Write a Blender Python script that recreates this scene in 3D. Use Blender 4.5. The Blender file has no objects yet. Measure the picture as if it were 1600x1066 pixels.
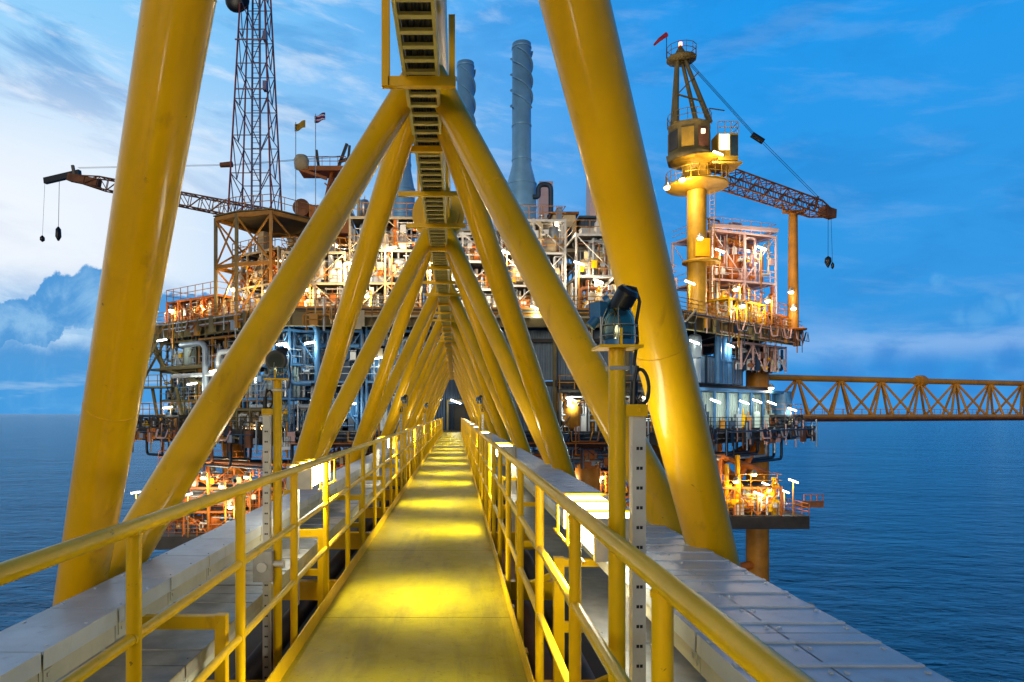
import bpy, math, random
from mathutils import Vector, Matrix
R = math.radians
C = bpy.context.scene.collection
scn = bpy.context.scene
F = 1067.0                      # focal length in photo pixels (24 mm on 36 mm)
U = 0.0035
D1 = F * U                      # depth of the first lower node

# ------------------------------------------------------------------ camera
cd = bpy.data.cameras.new('camera'); cam = bpy.data.objects.new('camera', cd); C.objects.link(cam)
cam.location = (0, 0, 0); cam.rotation_euler = (R(90), 0, 0)
cd.lens = 24.0; cd.sensor_width = 36.0; cd.shift_x = 0.055; cd.shift_y = 0.0706
cd.clip_start = 0.05; cd.clip_end = 80000
scn.camera = cam
scn.view_settings.view_transform = 'Standard'; scn.view_settings.look = 'None'
scn.view_settings.exposure = 0.0; scn.view_settings.gamma = 1.0
SEA = -22.0

def lin(r, g, b):
    f = lambda c: (c / 255 / 12.92) if c / 255 <= 0.04045 else ((c / 255 + 0.055) / 1.055) ** 2.4
    return (f(r), f(g), f(b), 1.0)

class G:                         # small node-graph helper
    def __init__(s, nt): s.nt = nt
    def new(s, t, **kw):
        n = s.nt.nodes.new(t)
        for k, v in kw.items(): setattr(n, k, v)
        return n
    def put(s, sock, v):
        if hasattr(v, 'is_output'): s.nt.links.new(v, sock)
        elif v is not None: sock.default_value = v
    def m(s, op, a, b=None, c=None, clamp=False):
        n = s.new('ShaderNodeMath', operation=op); n.use_clamp = clamp
        for i, v in enumerate((a, b, c)):
            if v is not None: s.put(n.inputs[i], v)
        return n.outputs[0]
    def step(s, x, lo, hi):      # smooth 0..1 between lo and hi
        n = s.new('ShaderNodeMapRange', interpolation_type='SMOOTHSTEP')
        s.put(n.inputs[0], x); n.inputs[1].default_value = lo; n.inputs[2].default_value = hi
        return n.outputs[0]
    def mix(s, f, a, b):
        n = s.new('ShaderNodeMix', data_type='RGBA')
        s.put(n.inputs[0], f); s.put(n.inputs[6], a); s.put(n.inputs[7], b)
        return n.outputs[2]
    def noise(s, vec, scale, detail=4, rough=0.55, dist=0.0):
        n = s.new('ShaderNodeTexNoise'); s.put(n.inputs['Vector'], vec)
        n.inputs['Scale'].default_value = scale; n.inputs['Detail'].default_value = detail
        n.inputs['Roughness'].default_value = rough; n.inputs['Distortion'].default_value = dist
        return n.outputs['Fac']
    def comb(s, x, y, z):
        n = s.new('ShaderNodeCombineXYZ')
        for i, v in enumerate((x, y, z)): s.put(n.inputs[i], v)
        return n.outputs[0]

# ------------------------------------------------------------------ sky at dusk
SUN_EL, SUN_AZ = 5.0, -160.0      # degrees; azimuth from +Y, negative is to the left
w = bpy.data.worlds.new('World'); scn.world = w; w.use_nodes = True
nt = w.node_tree; nt.nodes.clear(); g = G(nt)
out = g.new('ShaderNodeOutputWorld'); bg = g.new('ShaderNodeBackground')
tc = g.new('ShaderNodeTexCoord'); sp = g.new('ShaderNodeSeparateXYZ')
nt.links.new(tc.outputs['Generated'], sp.inputs[0])
dx, dy, dz = sp.outputs
hor = g.m('SQRT', g.m('ADD', g.m('MULTIPLY', dx, dx), g.m('MULTIPLY', dy, dy)))
el = g.m('DIVIDE', dz, g.m('MAXIMUM', hor, 0.02))         # tangent of elevation
az = g.m('ARCTAN2', dx, dy)                                # 0 ahead, negative to the left
elc = g.m('MINIMUM', g.m('MAXIMUM', el, -0.05), 3.0)
left = g.m('SUBTRACT', 1.0, g.step(az, -0.62, 0.42))
up = g.step(elc, 0.05, 0.75)
right_c = g.mix(up, lin(48, 150, 226), lin(16, 152, 240))
left_c = g.mix(up, lin(205, 232, 254), lin(118, 200, 252))
base = g.mix(left, right_c, left_c)
# flat streaky cloud
v1 = g.comb(g.m('MULTIPLY', az, 1.6), g.m('MULTIPLY', g.m('ADD', elc, g.m('MULTIPLY', az, 0.18)), 5.0), 0.0)
n1 = g.noise(v1, 2.1, 7, 0.6, 0.5)
n2 = g.noise(v1, 4.3, 6, 0.6, 0.3)
streak = g.m('MULTIPLY', g.step(n1, 0.50, 0.64), g.m('MULTIPLY', left, 0.85))
base = g.mix(streak, base, lin(74, 154, 218))
n3 = g.noise(g.comb(g.m('MULTIPLY', az, 2.2), g.m('MULTIPLY', elc, 4.5), 1.7), 1.9, 7, 0.62, 0.6)
base = g.mix(g.m('MULTIPLY', g.step(n3, 0.44, 0.66), g.m('MULTIPLY', g.m('SUBTRACT', 1.0, left), 0.42)), base, lin(30, 128, 206))
pale = g.m('MULTIPLY', g.step(n2, 0.48, 0.70), g.m('ADD', 0.07, g.m('MULTIPLY', left, 0.65)))
base = g.mix(pale, base, lin(226, 240, 255))
# white glow band low on the sunset side
band = g.m('MULTIPLY', g.step(elc, 0.12, 0.2), g.m('SUBTRACT', 1.0, g.step(elc, 0.26, 0.5)))
wl = g.m('SUBTRACT', 1.0, g.step(az, -0.55, -0.12))
base = g.mix(g.m('MULTIPLY', g.m('MULTIPLY', band, wl), 0.85), base, lin(246, 249, 255))
# pale band low on the other side
rb = g.m('MULTIPLY', g.step(elc, 0.055, 0.085), g.m('SUBTRACT', 1.0, g.step(elc, 0.085, 0.13)))
rb = g.m('MULTIPLY', rb, g.m('MULTIPLY', g.step(az, 0.3, 0.42), g.step(n1, 0.36, 0.56)))
base = g.mix(g.m('MULTIPLY', rb, 0.6), base, lin(150, 190, 240))
# cumulus: heaps of round puffs along directions over the horizon
dyp = g.m('MAXIMUM', dy, 0.08)
u0, v0 = g.m('DIVIDE', dx, dyp), g.m('DIVIDE', dz, dyp)
uv = g.comb(u0, v0, 0.7)
na, nb, nc = g.noise(uv, 7.0, 2, 0.5), g.noise(uv, 24.0, 7, 0.62), g.noise(g.comb(v0, u0, 3.1), 21.0, 7, 0.62)
un = g.m('ADD', u0, g.m('ADD', g.m('MULTIPLY', g.m('SUBTRACT', na, 0.5), 0.05), g.m('MULTIPLY', g.m('SUBTRACT', nb, 0.5), 0.05)))
vn = g.m('ADD', v0, g.m('MULTIPLY', g.m('SUBTRACT', nc, 0.5), 0.05))
def puffs(lst):
    best = None
    for px, py, r in lst:
        cu, cv, rr = (px - 712) / F, (646 - py) / F, r / F
        e1 = g.m('DIVIDE', g.m('SUBTRACT', un, cu), rr); e2 = g.m('DIVIDE', g.m('SUBTRACT', vn, cv), rr)
        d = g.m('SUBTRACT', 1.0, g.m('SQRT', g.m('ADD', g.m('MULTIPLY', e1, e1), g.m('MULTIPLY', e2, e2))))
        best = d if best is None else g.m('MAXIMUM', best, d)
    return best
bankL = puffs([(-260, 470, 90), (-150, 500, 80), (-60, 520, 62), (-12, 512, 44), (30, 505, 40), (66, 500, 40), (98, 468, 44), (140, 466, 50), (178, 482, 44), (215, 502, 44), (256, 500, 40), (292, 497, 38), (328, 500, 42), (365, 512, 45), (410, 522, 48), (460, 535, 50), (520, 548, 52)])
fillL = g.m('MULTIPLY', g.m('SUBTRACT', 1.0, g.step(vn, 0.085, 0.135)), g.m('SUBTRACT', 1.0, g.step(u0, -0.22, 0.02)))
mL = g.m('MAXIMUM', g.step(bankL, 0.0, 0.13), fillL)
sh = g.noise(uv, 11.0, 8, 0.66, 0.5)
lob = g.m('ADD', g.m('MULTIPLY', sh, 0.8), g.m('MULTIPLY', g.m('MAXIMUM', bankL, 0.0), 0.13))
cL = g.mix(g.step(lob, 0.36, 0.60), lin(78, 152, 216), lin(138, 190, 234))
cL = g.mix(g.m('MULTIPLY', g.m('SUBTRACT', 1.0, g.step(vn, 0.02, 0.11)), 0.7), cL, lin(60, 156, 226))
low = g.m('MULTIPLY', g.step(g.noise(g.comb(u0, g.m('MULTIPLY', v0, 7.0), 0.0), 5.0, 4, 0.55), 0.52, 0.66), g.m('SUBTRACT', 1.0, g.step(v0, 0.03, 0.10)))
cL = g.mix(g.m('MULTIPLY', low, 0.55), cL, lin(170, 205, 238))
base = g.mix(mL, base, cL)
bankR = puffs([(1320, 590, 60), (1390, 566, 46), (1440, 590, 55), (1520, 600, 60), (1580, 560, 40), (1640, 590, 80), (1240, 610, 50), (1750, 580, 100)])
base = g.mix(g.m('MULTIPLY', g.step(bankR, 0.0, 0.9), 0.60), base, lin(34, 128, 212))
capR = puffs([(1555, 478, 26), (1585, 470, 24), (1500, 492, 22), (1470, 438, 18), (1530, 500, 30), (1610, 488, 34)])
base = g.mix(g.m('MULTIPLY', g.step(capR, 0.0, 0.9), 0.26), base, lin(120, 190, 240))
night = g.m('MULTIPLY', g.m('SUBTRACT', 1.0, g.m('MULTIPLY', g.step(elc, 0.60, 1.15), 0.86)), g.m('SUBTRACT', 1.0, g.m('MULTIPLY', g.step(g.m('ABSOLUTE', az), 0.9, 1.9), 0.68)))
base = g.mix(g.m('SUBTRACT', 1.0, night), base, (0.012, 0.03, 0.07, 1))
sky = g.new('ShaderNodeTexSky', sky_type='NISHITA'); sky.sun_disc = False
sky.sun_elevation = R(SUN_EL); sky.sun_rotation = R(SUN_AZ)
add = g.new('ShaderNodeMix', data_type='RGBA', blend_type='ADD')
add.inputs[0].default_value = 0.004
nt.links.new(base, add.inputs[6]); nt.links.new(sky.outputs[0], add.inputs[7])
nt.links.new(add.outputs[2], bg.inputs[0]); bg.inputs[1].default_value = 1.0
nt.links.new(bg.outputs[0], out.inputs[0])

sl = bpy.data.lights.new('sun', 'SUN'); so = bpy.data.objects.new('sun', sl); C.objects.link(so)
sl.energy = 1.25; sl.angle = R(30); sl.color = (1.0, 0.84, 0.60)
sv = Vector((math.sin(R(SUN_AZ)) * math.cos(R(SUN_EL)), math.cos(R(SUN_AZ)) * math.cos(R(SUN_EL)), math.sin(R(SUN_EL))))
so.rotation_euler = sv.to_track_quat('Z', 'Y').to_euler()

# ------------------------------------------------------------------ materials
MT = {}
def mat(name, col, rough=0.5, metal=0.0, var=0.18, scale=2.5, bump=0.0, bscale=30, dirt=0.0, dirt_col=(0.05, 0.04, 0.03, 1), spec=0.5, stretch=0.25, coat=0.0, chips=0.0):
    m = bpy.data.materials.new(name); m.use_nodes = True; MT[name] = m
    g = G(m.node_tree); p = m.node_tree.nodes['Principled BSDF']
    t = g.new('ShaderNodeTexCoord'); ob = t.outputs['Object']
    n = g.noise(ob, scale, 5, 0.6)
    c = tuple(col) if len(col) == 4 else tuple(col) + (1,)
    dk = tuple(x * (1 - var) for x in c[:3]) + (1,); lt = tuple(min(1, x * (1 + var * 0.6)) for x in c[:3]) + (1,)
    cc = g.mix(g.step(n, 0.3, 0.7), dk, lt)
    if dirt:
        mp = g.new('ShaderNodeMapping'); g.put(mp.inputs[0], ob); mp.inputs['Scale'].default_value = (1, 1, stretch)
        d = g.noise(mp.outputs[0], scale * 3.1, 6, 0.7, 0.4)
        cc = g.mix(g.m('MULTIPLY', g.step(d, 0.54, 0.78), dirt), cc, dirt_col)
        rr = g.m('ADD', rough - 0.08, g.m('MULTIPLY', d, 0.2)); g.put(p.inputs['Roughness'], rr)
    else: p.inputs['Roughness'].default_value = rough
    if chips:
        ch = g.m('MULTIPLY', g.step(g.noise(ob, 17, 5, 0.7, 0.3), 0.66, 0.69), g.step(g.noise(ob, 1.7, 3, 0.6), 0.48, 0.62))
        cc = g.mix(g.m('MULTIPLY', ch, chips), cc, (0.13, 0.055, 0.02, 1))
        ms = g.new('ShaderNodeMapping'); g.put(ms.inputs[0], ob); ms.inputs['Scale'].default_value = (1, 1, .08)
        st = g.step(g.noise(ms.outputs[0], 11, 4, 0.6), 0.60, 0.74)
        cc = g.mix(g.m('MULTIPLY', st, chips * .45), cc, (0.36, 0.15, 0.012, 1))
    g.put(p.inputs['Base Color'], cc); p.inputs['Metallic'].default_value = metal
    p.inputs['Specular IOR Level'].default_value = spec
    if coat: p.inputs['Coat Weight'].default_value = coat; p.inputs['Coat Roughness'].default_value = 0.12
    if bump:
        b = g.new('ShaderNodeBump'); b.inputs['Strength'].default_value = bump; b.inputs['Distance'].default_value = 0.02
        g.put(b.inputs['Height'], g.noise(ob, bscale, 4, 0.6)); g.put(p.inputs['Normal'], b.outputs[0])
    return m
def glow(name, col, strength):
    m = bpy.data.materials.new(name); m.use_nodes = True; MT[name] = m
    nt = m.node_tree; p = nt.nodes['Principled BSDF']
    p.inputs['Base Color'].default_value = (0.8, 0.8, 0.8, 1)
    p.inputs['Emission Color'].default_value = tuple(col) + (1,); p.inputs['Emission Strength'].default_value = strength
    return m

YEL = mat('yellow_paint', (0.83, 0.465, 0.002), 0.32, coat=0.35, chips=0.7, var=0.10, scale=1.6, dirt=0.25, dirt_col=(0.40, 0.16, 0.002, 1), bump=0.03, bscale=22, spec=0.2)
RAILY = mat('railing_yellow', (0.85, 0.51, 0.001), 0.33, spec=0.25, chips=0.7, var=0.10, scale=3, dirt=0.25, dirt_col=(0.32, 0.14, 0.01, 1), bump=0.05, bscale=60)
OCH = mat('ochre_steel', (0.50, 0.21, 0.012), 0.5, var=0.3, scale=0.6, dirt=0.5, dirt_col=(0.10, 0.045, 0.02, 1))
ORA = mat('orange_paint', (0.55, 0.15, 0.01), 0.5, var=0.3, scale=0.8, dirt=0.4, dirt_col=(0.10, 0.035, 0.015, 1))
TRAY = mat('tray_lid_metal', (0.54, 0.61, 0.69), 0.40, 0.15, var=0.16, scale=3, dirt=0.5, dirt_col=(0.20, 0.20, 0.19, 1), bump=0.08, bscale=14)
FRP = mat('cream_tray_side', (0.50, 0.50, 0.40), 0.45, 0.0, var=0.12, scale=5, dirt=0.3, dirt_col=(0.20, 0.19, 0.13, 1))
GALV = mat('galvanised_steel', (0.42, 0.43, 0.42), 0.42, 0.5, var=0.2, scale=9, dirt=0.3, dirt_col=(0.2, 0.2, 0.18, 1))
PALE = mat('pale_yellow_ladder', (0.52, 0.44, 0.13), 0.45, 0.1, var=0.15, scale=5)
CABLE = mat('black_cable', (0.012, 0.012, 0.014), 0.5, var=0.4, scale=20)
BLACK = mat('black_metal', (0.014, 0.016, 0.02), 0.38, 0.2, var=0.3, scale=6)
NAVY = mat('navy_steel', (0.02, 0.05, 0.10), 0.5, var=0.35, scale=0.8, dirt=0.4)
BLUE = mat('blue_steel', (0.06, 0.20, 0.42), 0.45, var=0.25, scale=0.8, dirt=0.3)
STACK = mat('blue_grey_cladding', (0.21, 0.46, 0.72), 0.45, 0.2, var=0.15, scale=0.5, dirt=0.3, dirt_col=(0.1, 0.14, 0.2, 1))
CLAD = mat('grey_wall_cladding', (0.16, 0.22, 0.28), 0.5, 0.1, var=0.2, scale=0.5, dirt=0.35)
PALEW = mat('pale_green_wall', (0.42, 0.52, 0.48), 0.5, var=0.15, scale=0.5, dirt=0.3, dirt_col=(0.15, 0.18, 0.16, 1))
GREYP = mat('grey_pipe', (0.40, 0.46, 0.52), 0.4, 0.3, var=0.2, scale=1.2, dirt=0.3)
WHITEP = mat('white_pipe', (0.66, 0.66, 0.64), 0.4, 0.1, var=0.15, scale=1.2, dirt=0.3, dirt_col=(0.25, 0.2, 0.15, 1))
STEELP = mat('insulated_silver_pipe', (0.55, 0.56, 0.58), 0.3, 0.8, var=0.2, scale=1.5)
PINK = mat('pale_pink_steel', (0.66, 0.40, 0.37), 0.5, var=0.15, scale=0.6, dirt=0.3, dirt_col=(0.25, 0.13, 0.1, 1))
RUST = mat('rust_brown', (0.22, 0.08, 0.03), 0.7, var=0.4, scale=1.0, dirt=0.5)
DARK = mat('dark_deck_steel', (0.045, 0.04, 0.035), 0.6, var=0.4, scale=0.5, dirt=0.5, dirt_col=(0.12, 0.06, 0.03, 1))
OLIVE = mat('olive_girder', (0.20, 0.15, 0.05), 0.55, var=0.35, scale=0.5, dirt=0.5, dirt_col=(0.05, 0.03, 0.02, 1))
TOWER = mat('tower_steel', (0.17, 0.14, 0.24), 0.5, 0.3, var=0.3, scale=0.4)
TOWRED = mat('tower_red_paint', (0.26, 0.05, 0.05), 0.5, 0.1, var=0.3, scale=0.4)
CREAM = mat('cream_paint', (0.62, 0.50, 0.30), 0.5, var=0.2, scale=0.8, dirt=0.3)
CRY = mat('crane_yellow', (0.52, 0.30, 0.015), 0.5, var=0.3, scale=0.6, dirt=0.45, dirt_col=(0.12, 0.06, 0.02, 1))
PINKW = mat('brightened_pink_panel', (0.80, 0.58, 0.58), 0.5, var=0.1, scale=0.6)  # pink raised in the base colour to make up for weak dusk light
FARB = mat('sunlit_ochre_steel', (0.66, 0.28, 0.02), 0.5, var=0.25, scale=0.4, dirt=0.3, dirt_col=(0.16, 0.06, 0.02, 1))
STRUT = mat('pale_strut', (0.60, 0.60, 0.56), 0.42, 0.2, var=0.12, scale=9, dirt=0.3)
GLASS = mat('dark_glass', (0.03, 0.05, 0.06), 0.08, 0.0, var=0.1)
LENS = mat('mirror_reflector', (0.26, 0.30, 0.22), 0.08, 1.0, var=0.05)
BOXB = mat('blue_housing', (0.03, 0.16, 0.36), 0.35, 0.1, var=0.2, scale=8)
REDC = mat('red_cloth', (0.45, 0.03, 0.05), 0.8, var=0.2)
YELC = mat('yellow_cloth', (0.75, 0.42, 0.03), 0.8, var=0.2)
TUBE = glow('lit_tube_white', (1.0, 0.97, 0.80), 20.0)
FLUO = glow('lit_fluorescent', (0.95, 1.0, 0.92), 14.0)
SOD = glow('lit_sodium', (1.0, 0.58, 0.2), 22.0)
WARM = glow('lit_warm_white', (1.0, 0.80, 0.52), 18.0)
REDL = glow('lit_red_beacon', (1.0, 0.12, 0.06), 14.0)
WIN = glow('lit_window', (1.0, 0.90, 0.50), 1.6)

# walkway paint: worn glossy yellow non-slip
def deck_mat():
    m = bpy.data.materials.new('walkway_paint'); m.use_nodes = True; g = G(m.node_tree); p = m.node_tree.nodes['Principled BSDF']
    ob = g.new('ShaderNodeTexCoord').outputs['Object']
    n = g.noise(ob, 1.3, 6, 0.65); n2 = g.noise(ob, 9, 5, 0.65, 0.3)
    c = g.mix(g.step(n, 0.3, 0.7), (0.42, 0.33, 0.001, 1), (0.56, 0.45, 0.001, 1))
    c = g.mix(g.m('MULTIPLY', g.step(n2, 0.55, 0.78), 0.55), c, (0.30, 0.23, 0.03, 1))
    mw = g.new('ShaderNodeMapping'); g.put(mw.inputs[0], ob); mw.inputs['Scale'].default_value = (1, .16, 1)
    c = g.mix(g.m('MULTIPLY', g.step(g.noise(mw.outputs[0], 3.4, 5, 0.65, 0.5), 0.48, 0.70), 0.55), c, (0.22, 0.165, 0.02, 1))
    c = g.mix(g.m('MULTIPLY', g.step(g.noise(ob, 34, 4, 0.7), 0.62, 0.68), 0.5), c, (0.12, 0.085, 0.02, 1))
    p.inputs['Specular IOR Level'].default_value = 0.16
    g.put(p.inputs['Base Color'], c)
    g.put(p.inputs['Roughness'], g.m('ADD', 0.22, g.m('MULTIPLY', n2, 0.42)))
    b = g.new('ShaderNodeBump'); b.inputs['Strength'].default_value = 0.25; b.inputs['Distance'].default_value = 0.01
    g.put(b.inputs['Height'], g.m('ADD', g.noise(ob, 160, 2, 0.5), g.m('MULTIPLY', g.noise(ob, 2.2, 3), 2.5))); g.put(p.inputs['Normal'], b.outputs[0])
    return m
DECK = deck_mat()
def sea_mat():
    m = bpy.data.materials.new('sea_water'); m.use_nodes = True; g = G(m.node_tree); p = m.node_tree.nodes['Principled BSDF']
    ob = g.new('ShaderNodeTexCoord').outputs['Object']
    mp = g.new('ShaderNodeMapping'); g.put(mp.inputs[0], ob); mp.inputs['Scale'].default_value = (0.55, 1.0, 1.0); mp.inputs['Rotation'].default_value = (0, 0, 0.3)
    p.inputs['Base Color'].default_value = (0.0, 0.055, 0.15, 1); p.inputs['Specular IOR Level'].default_value = 0.55
    p.inputs['Roughness'].default_value = 0.07; p.inputs['IOR'].default_value = 1.33
    h = g.m('ADD', g.m('MULTIPLY', g.noise(mp.outputs[0], 0.20, 3, 0.55, 0.3), 2.2), g.m('ADD', g.m('MULTIPLY', g.noise(mp.outputs[0], 0.75, 5, 0.65, 0.6), 1.0), g.m('MULTIPLY', g.noise(mp.outputs[0], 0.03, 2, 0.5), 4.0)))
    b = g.new('ShaderNodeBump'); b.inputs['Strength'].default_value = 1.0; b.inputs['Distance'].default_value = 1.35
    g.put(b.inputs['Height'], h); g.put(p.inputs['Normal'], b.outputs[0])
    return m
WATER = sea_mat()

# ------------------------------------------------------------------ mesh helper
def V(*a): return Vector(a)
def at(px, py, Y): return Vector(((px - 712) * Y / F, Y, (646 - py) * Y / F))
class MB:
    def __init__(s): s.v = []; s.f = []; s.s = []
    def add(s, vs, fs, smooth=False):
        o = len(s.v); s.v.extend(tuple(x) for x in vs)
        for f in fs: s.f.append(tuple(i + o for i in f)); s.s.append(smooth)
        return s
    def box(s, c, d, rz=0.0):
        hx, hy, hz = d[0] / 2, d[1] / 2, d[2] / 2; ca, sa = math.cos(rz), math.sin(rz); vs = []
        for z in (-hz, hz):
            for x, y in ((-hx, -hy), (hx, -hy), (hx, hy), (-hx, hy)):
                vs.append((c[0] + x * ca - y * sa, c[1] + x * sa + y * ca, c[2] + z))
        return s.add(vs, [(3, 2, 1, 0), (4, 5, 6, 7), (0, 1, 5, 4), (1, 2, 6, 5), (2, 3, 7, 6), (3, 0, 4, 7)])
    def bb(s, x0, x1, y0, y1, z0, z1): return s.box(((x0 + x1) / 2, (y0 + y1) / 2, (z0 + z1) / 2), (x1 - x0, y1 - y0, z1 - z0))
    @staticmethod
    def frame(d):
        d = d.normalized(); a = Vector((0, 0, 1)) if abs(d.z) < 0.95 else Vector((0, 1, 0))
        u = a.cross(d).normalized(); return u, d.cross(u).normalized()
    def bar(s, p, q, w, h=None):
        h = h or w; p, q = Vector(p), Vector(q); u, v = s.frame(q - p); vs = []
        for c in (p, q):
            for a, b in ((-1, -1), (1, -1), (1, 1), (-1, 1)): vs.append(c + u * (a * w / 2) + v * (b * h / 2))
        return s.add(vs, [(3, 2, 1, 0), (4, 5, 6, 7), (0, 1, 5, 4), (1, 2, 6, 5), (2, 3, 7, 6), (3, 0, 4, 7)])
    def tube(s, p, q, r, n=10, r2=None, caps=True):
        p, q = Vector(p), Vector(q); r2 = r if r2 is None else r2; u, v = s.frame(q - p); vs = []
        for c, rr in ((p, r), (q, r2)):
            for i in range(n):
                a = 2 * math.pi * i / n; vs.append(c + u * (rr * math.cos(a)) + v * (rr * math.sin(a)))
        s.add(vs, [(i, (i + 1) % n, n + (i + 1) % n, n + i) for i in range(n)], True)
        if caps: s.add(vs[:n], [tuple(range(n - 1, -1, -1))]); s.add(vs[n:], [tuple(range(n))])
        return s
    def sweep(s, path, r, n=8, closed=False):
        P = [Vector(p) for p in path]; u = None; vs = []; k = len(P)
        for i, p in enumerate(P):
            if closed: d = P[(i + 1) % k] - P[i - 1]
            else: d = P[min(i + 1, k - 1)] - P[max(i - 1, 0)]
            d.normalize()
            if u is None: u, v = s.frame(d)
            else:
                u = (u - d * u.dot(d))
                if u.length < 1e-5: u, v = s.frame(d)
                u.normalize(); v = d.cross(u)
            for j in range(n):
                a = 2 * math.pi * j / n; vs.append(p + u * (r * math.cos(a)) + v * (r * math.sin(a)))
        fs = []
        for i in range(k if closed else k - 1):
            b = (i + 1) % k
            for j in range(n): fs.append((i * n + j, i * n + (j + 1) % n, b * n + (j + 1) % n, b * n + j))
        s.add(vs, fs, True)
        if not closed: s.add(vs[:n], [tuple(range(n - 1, -1, -1))]); s.add(vs[-n:], [tuple(range(n))])
        return s
    def pipe(s, path, r, n=8, bend=None):
        bend = bend or r * 2.2; P = [Vector(p) for p in path]; o = [P[0]]
        for i in range(1, len(P) - 1):
            a, b, c = P[i - 1], P[i], P[i + 1]; d1, d2 = (a - b), (c - b); t = min(bend, d1.length * 0.45, d2.length * 0.45)
            A, B = b + d1.normalized() * t, b + d2.normalized() * t
            for k in range(5):
                x = k / 4; o.append(A * (1 - x) ** 2 + b * 2 * x * (1 - x) + B * x * x)
        o.append(P[-1]); return s.sweep(o, r, n)
    def lathe(s, prof, c=(0, 0, 0), n=20, axis='z', caps=True):
        vs = []; c = Vector(c)
        for r, h in prof:
            for i in range(n):
                a = 2 * math.pi * i / n; x, y = r * math.cos(a), r * math.sin(a)
                vs.append(c + (Vector((x, y, h)) if axis == 'z' else Vector((x, h, y)) if axis == 'y' else Vector((h, x, y))))
        fs = []
        for k in range(len(prof) - 1):
            for i in range(n): fs.append((k * n + i, k * n + (i + 1) % n, (k + 1) * n + (i + 1) % n, (k + 1) * n + i))
        s.add(vs, fs, True)
        if caps: s.add(vs[:n], [tuple(range(n - 1, -1, -1))]); s.add(vs[-n:], [tuple(range(n))])
        return s
    def prism(s, poly, z0, z1):
        n = len(poly); vs = [(x, y, z0) for x, y in poly] + [(x, y, z1) for x, y in poly]
        return s.add(vs, [tuple(range(n - 1, -1, -1)), tuple(range(n, 2 * n))] + [(i, (i + 1) % n, n + (i + 1) % n, n + i) for i in range(n)])
    def build(s, name, m, parent=None, loc=None):
        me = bpy.data.meshes.new(name); v = s.v
        off = BASE.get(parent.name) if parent is not None else None
        if off is None and loc is not None: off = Vector(loc)
        if off is not None: v = [(a - off[0], b - off[1], c - off[2]) for a, b, c in v]
        me.from_pydata(v, [], s.f); me.polygons.foreach_set('use_smooth', s.s); me.materials.append(m); me.update()
        o = bpy.data.objects.new(name, me); C.objects.link(o)
        if parent is not None:
            o.parent = parent
            if off is not None: BASE[o.name] = off
        elif loc is not None: o.location = loc
        return o
BASE = {}
def tag(o, label, cat, group=None, kind=None):
    if kind: o['kind'] = kind
    if label: o['label'] = label
    if cat: o['category'] = cat
    if group: o['group'] = group
    return o
def thing(name, loc, label, cat, group=None, rz=0.0, world=True):
    o = bpy.data.objects.new(name, None); C.objects.link(o); o.location = loc; o.rotation_euler = (0, 0, rz); o.empty_display_size = 0.3
    if world: BASE[o.name] = Vector(loc)       # parts are given in world coordinates
    return tag(o, label, cat, group)
KIDS = {}
def copy_tree(o, kids=None):
    c = o.copy(); C.objects.link(c)
    for ch in o.children:
        d = copy_tree(ch); d.parent = c
    return c
def point(parent, p, W, col, r=0.12):
    l = bpy.data.lights.new('lamp_light', 'POINT'); l.energy = W; l.color = col; l.shadow_soft_size = r
    o = bpy.data.objects.new('lamp_light', l); C.objects.link(o); o.location = p
    if parent is not None: o.parent = parent
    return o
SODC, WARMC, FLUC = (1.0, 0.70, 0.34), (1.0, 0.80, 0.54), (0.93, 1.0, 0.88)

# ------------------------------------------------------------------ sea
b = MB()
ring = [0, 60, 150, 400, 1200, 4000, 12000, 40000]
vs = [(0, 0, SEA)]; fs = []; n = 48
for r_ in ring[1:]:
    for i in range(n): vs.append((r_ * math.cos(2 * math.pi * i / n), r_ * math.sin(2 * math.pi * i / n), SEA))
for i in range(n): fs.append((0, 1 + i, 1 + (i + 1) % n))
for k in range(len(ring) - 2):
    for i in range(n): fs.append((1 + k * n + i, 1 + (k + 1) * n + i, 1 + (k + 1) * n + (i + 1) % n, 1 + k * n + (i + 1) % n))
b.add(vs, fs); tag(b.build('sea', WATER), None, None, kind='structure')

# ------------------------------------------------------------------ the footbridge
XC = -78 * U; XL, XR = -601 * U, 438 * U; ZB, ZT = -365 * U, 902 * U; ZD = -1.45
PAN = 1.27 * D1; YEND = 53.0; YST = -7.0
bridge = thing('truss_bridge', (XC, 20, ZB), 'long yellow tubular footbridge of triangular section leading to the platform', 'bridge')
bn = [D1 + PAN * k for k in range(-2, 12) if D1 + PAN * k < YEND]
tn = [0.425 * D1 if k == 0 else 0.365 * D1 + PAN * k for k in range(-1, 11) if 0.365 * D1 + PAN * k < YEND]
tc_ = MB().tube((XC, YST, ZT), (XC, YEND, ZT), 0.205, 24).build('top_chord', YEL, bridge)
fl = MB().tube((XC, tn[3] - 0.10, ZT - .02), (XC, tn[3] + 0.10, ZT - .02), 0.41, 32).tube((XC, tn[3] - 0.16, ZT - .02), (XC, tn[3] - 0.10, ZT - .02), 0.33, 32).build('flange', YEL, tc_)
for x in (XL, XR): MB().tube((x, YST, ZB), (x, YEND, ZB), 0.17, 20).build('bottom_chord', YEL, bridge)
for x in (XL, XR):
    for yb in bn:
        for yt in tn:
            if abs(yt - yb) < PAN * 0.75:
                p_, q_ = V(x, yb, ZB), V(XC, yt, ZT); b = MB().tube(p_, q_, 0.118, 24); d_ = (q_ - p_).normalized()
                for f_ in (.33, .66): c_ = p_.lerp(q_, f_ + .04 * math.sin(yb * 7 + x)); b.sweep([c_ + (MB.frame(d_)[0] * math.cos(a) + MB.frame(d_)[1] * math.sin(a)) * .117 for a in [i * math.pi / 14 for i in range(28)]], .0035, 5, True)
                b.build('diagonal_brace', YEL, bridge)
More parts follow.
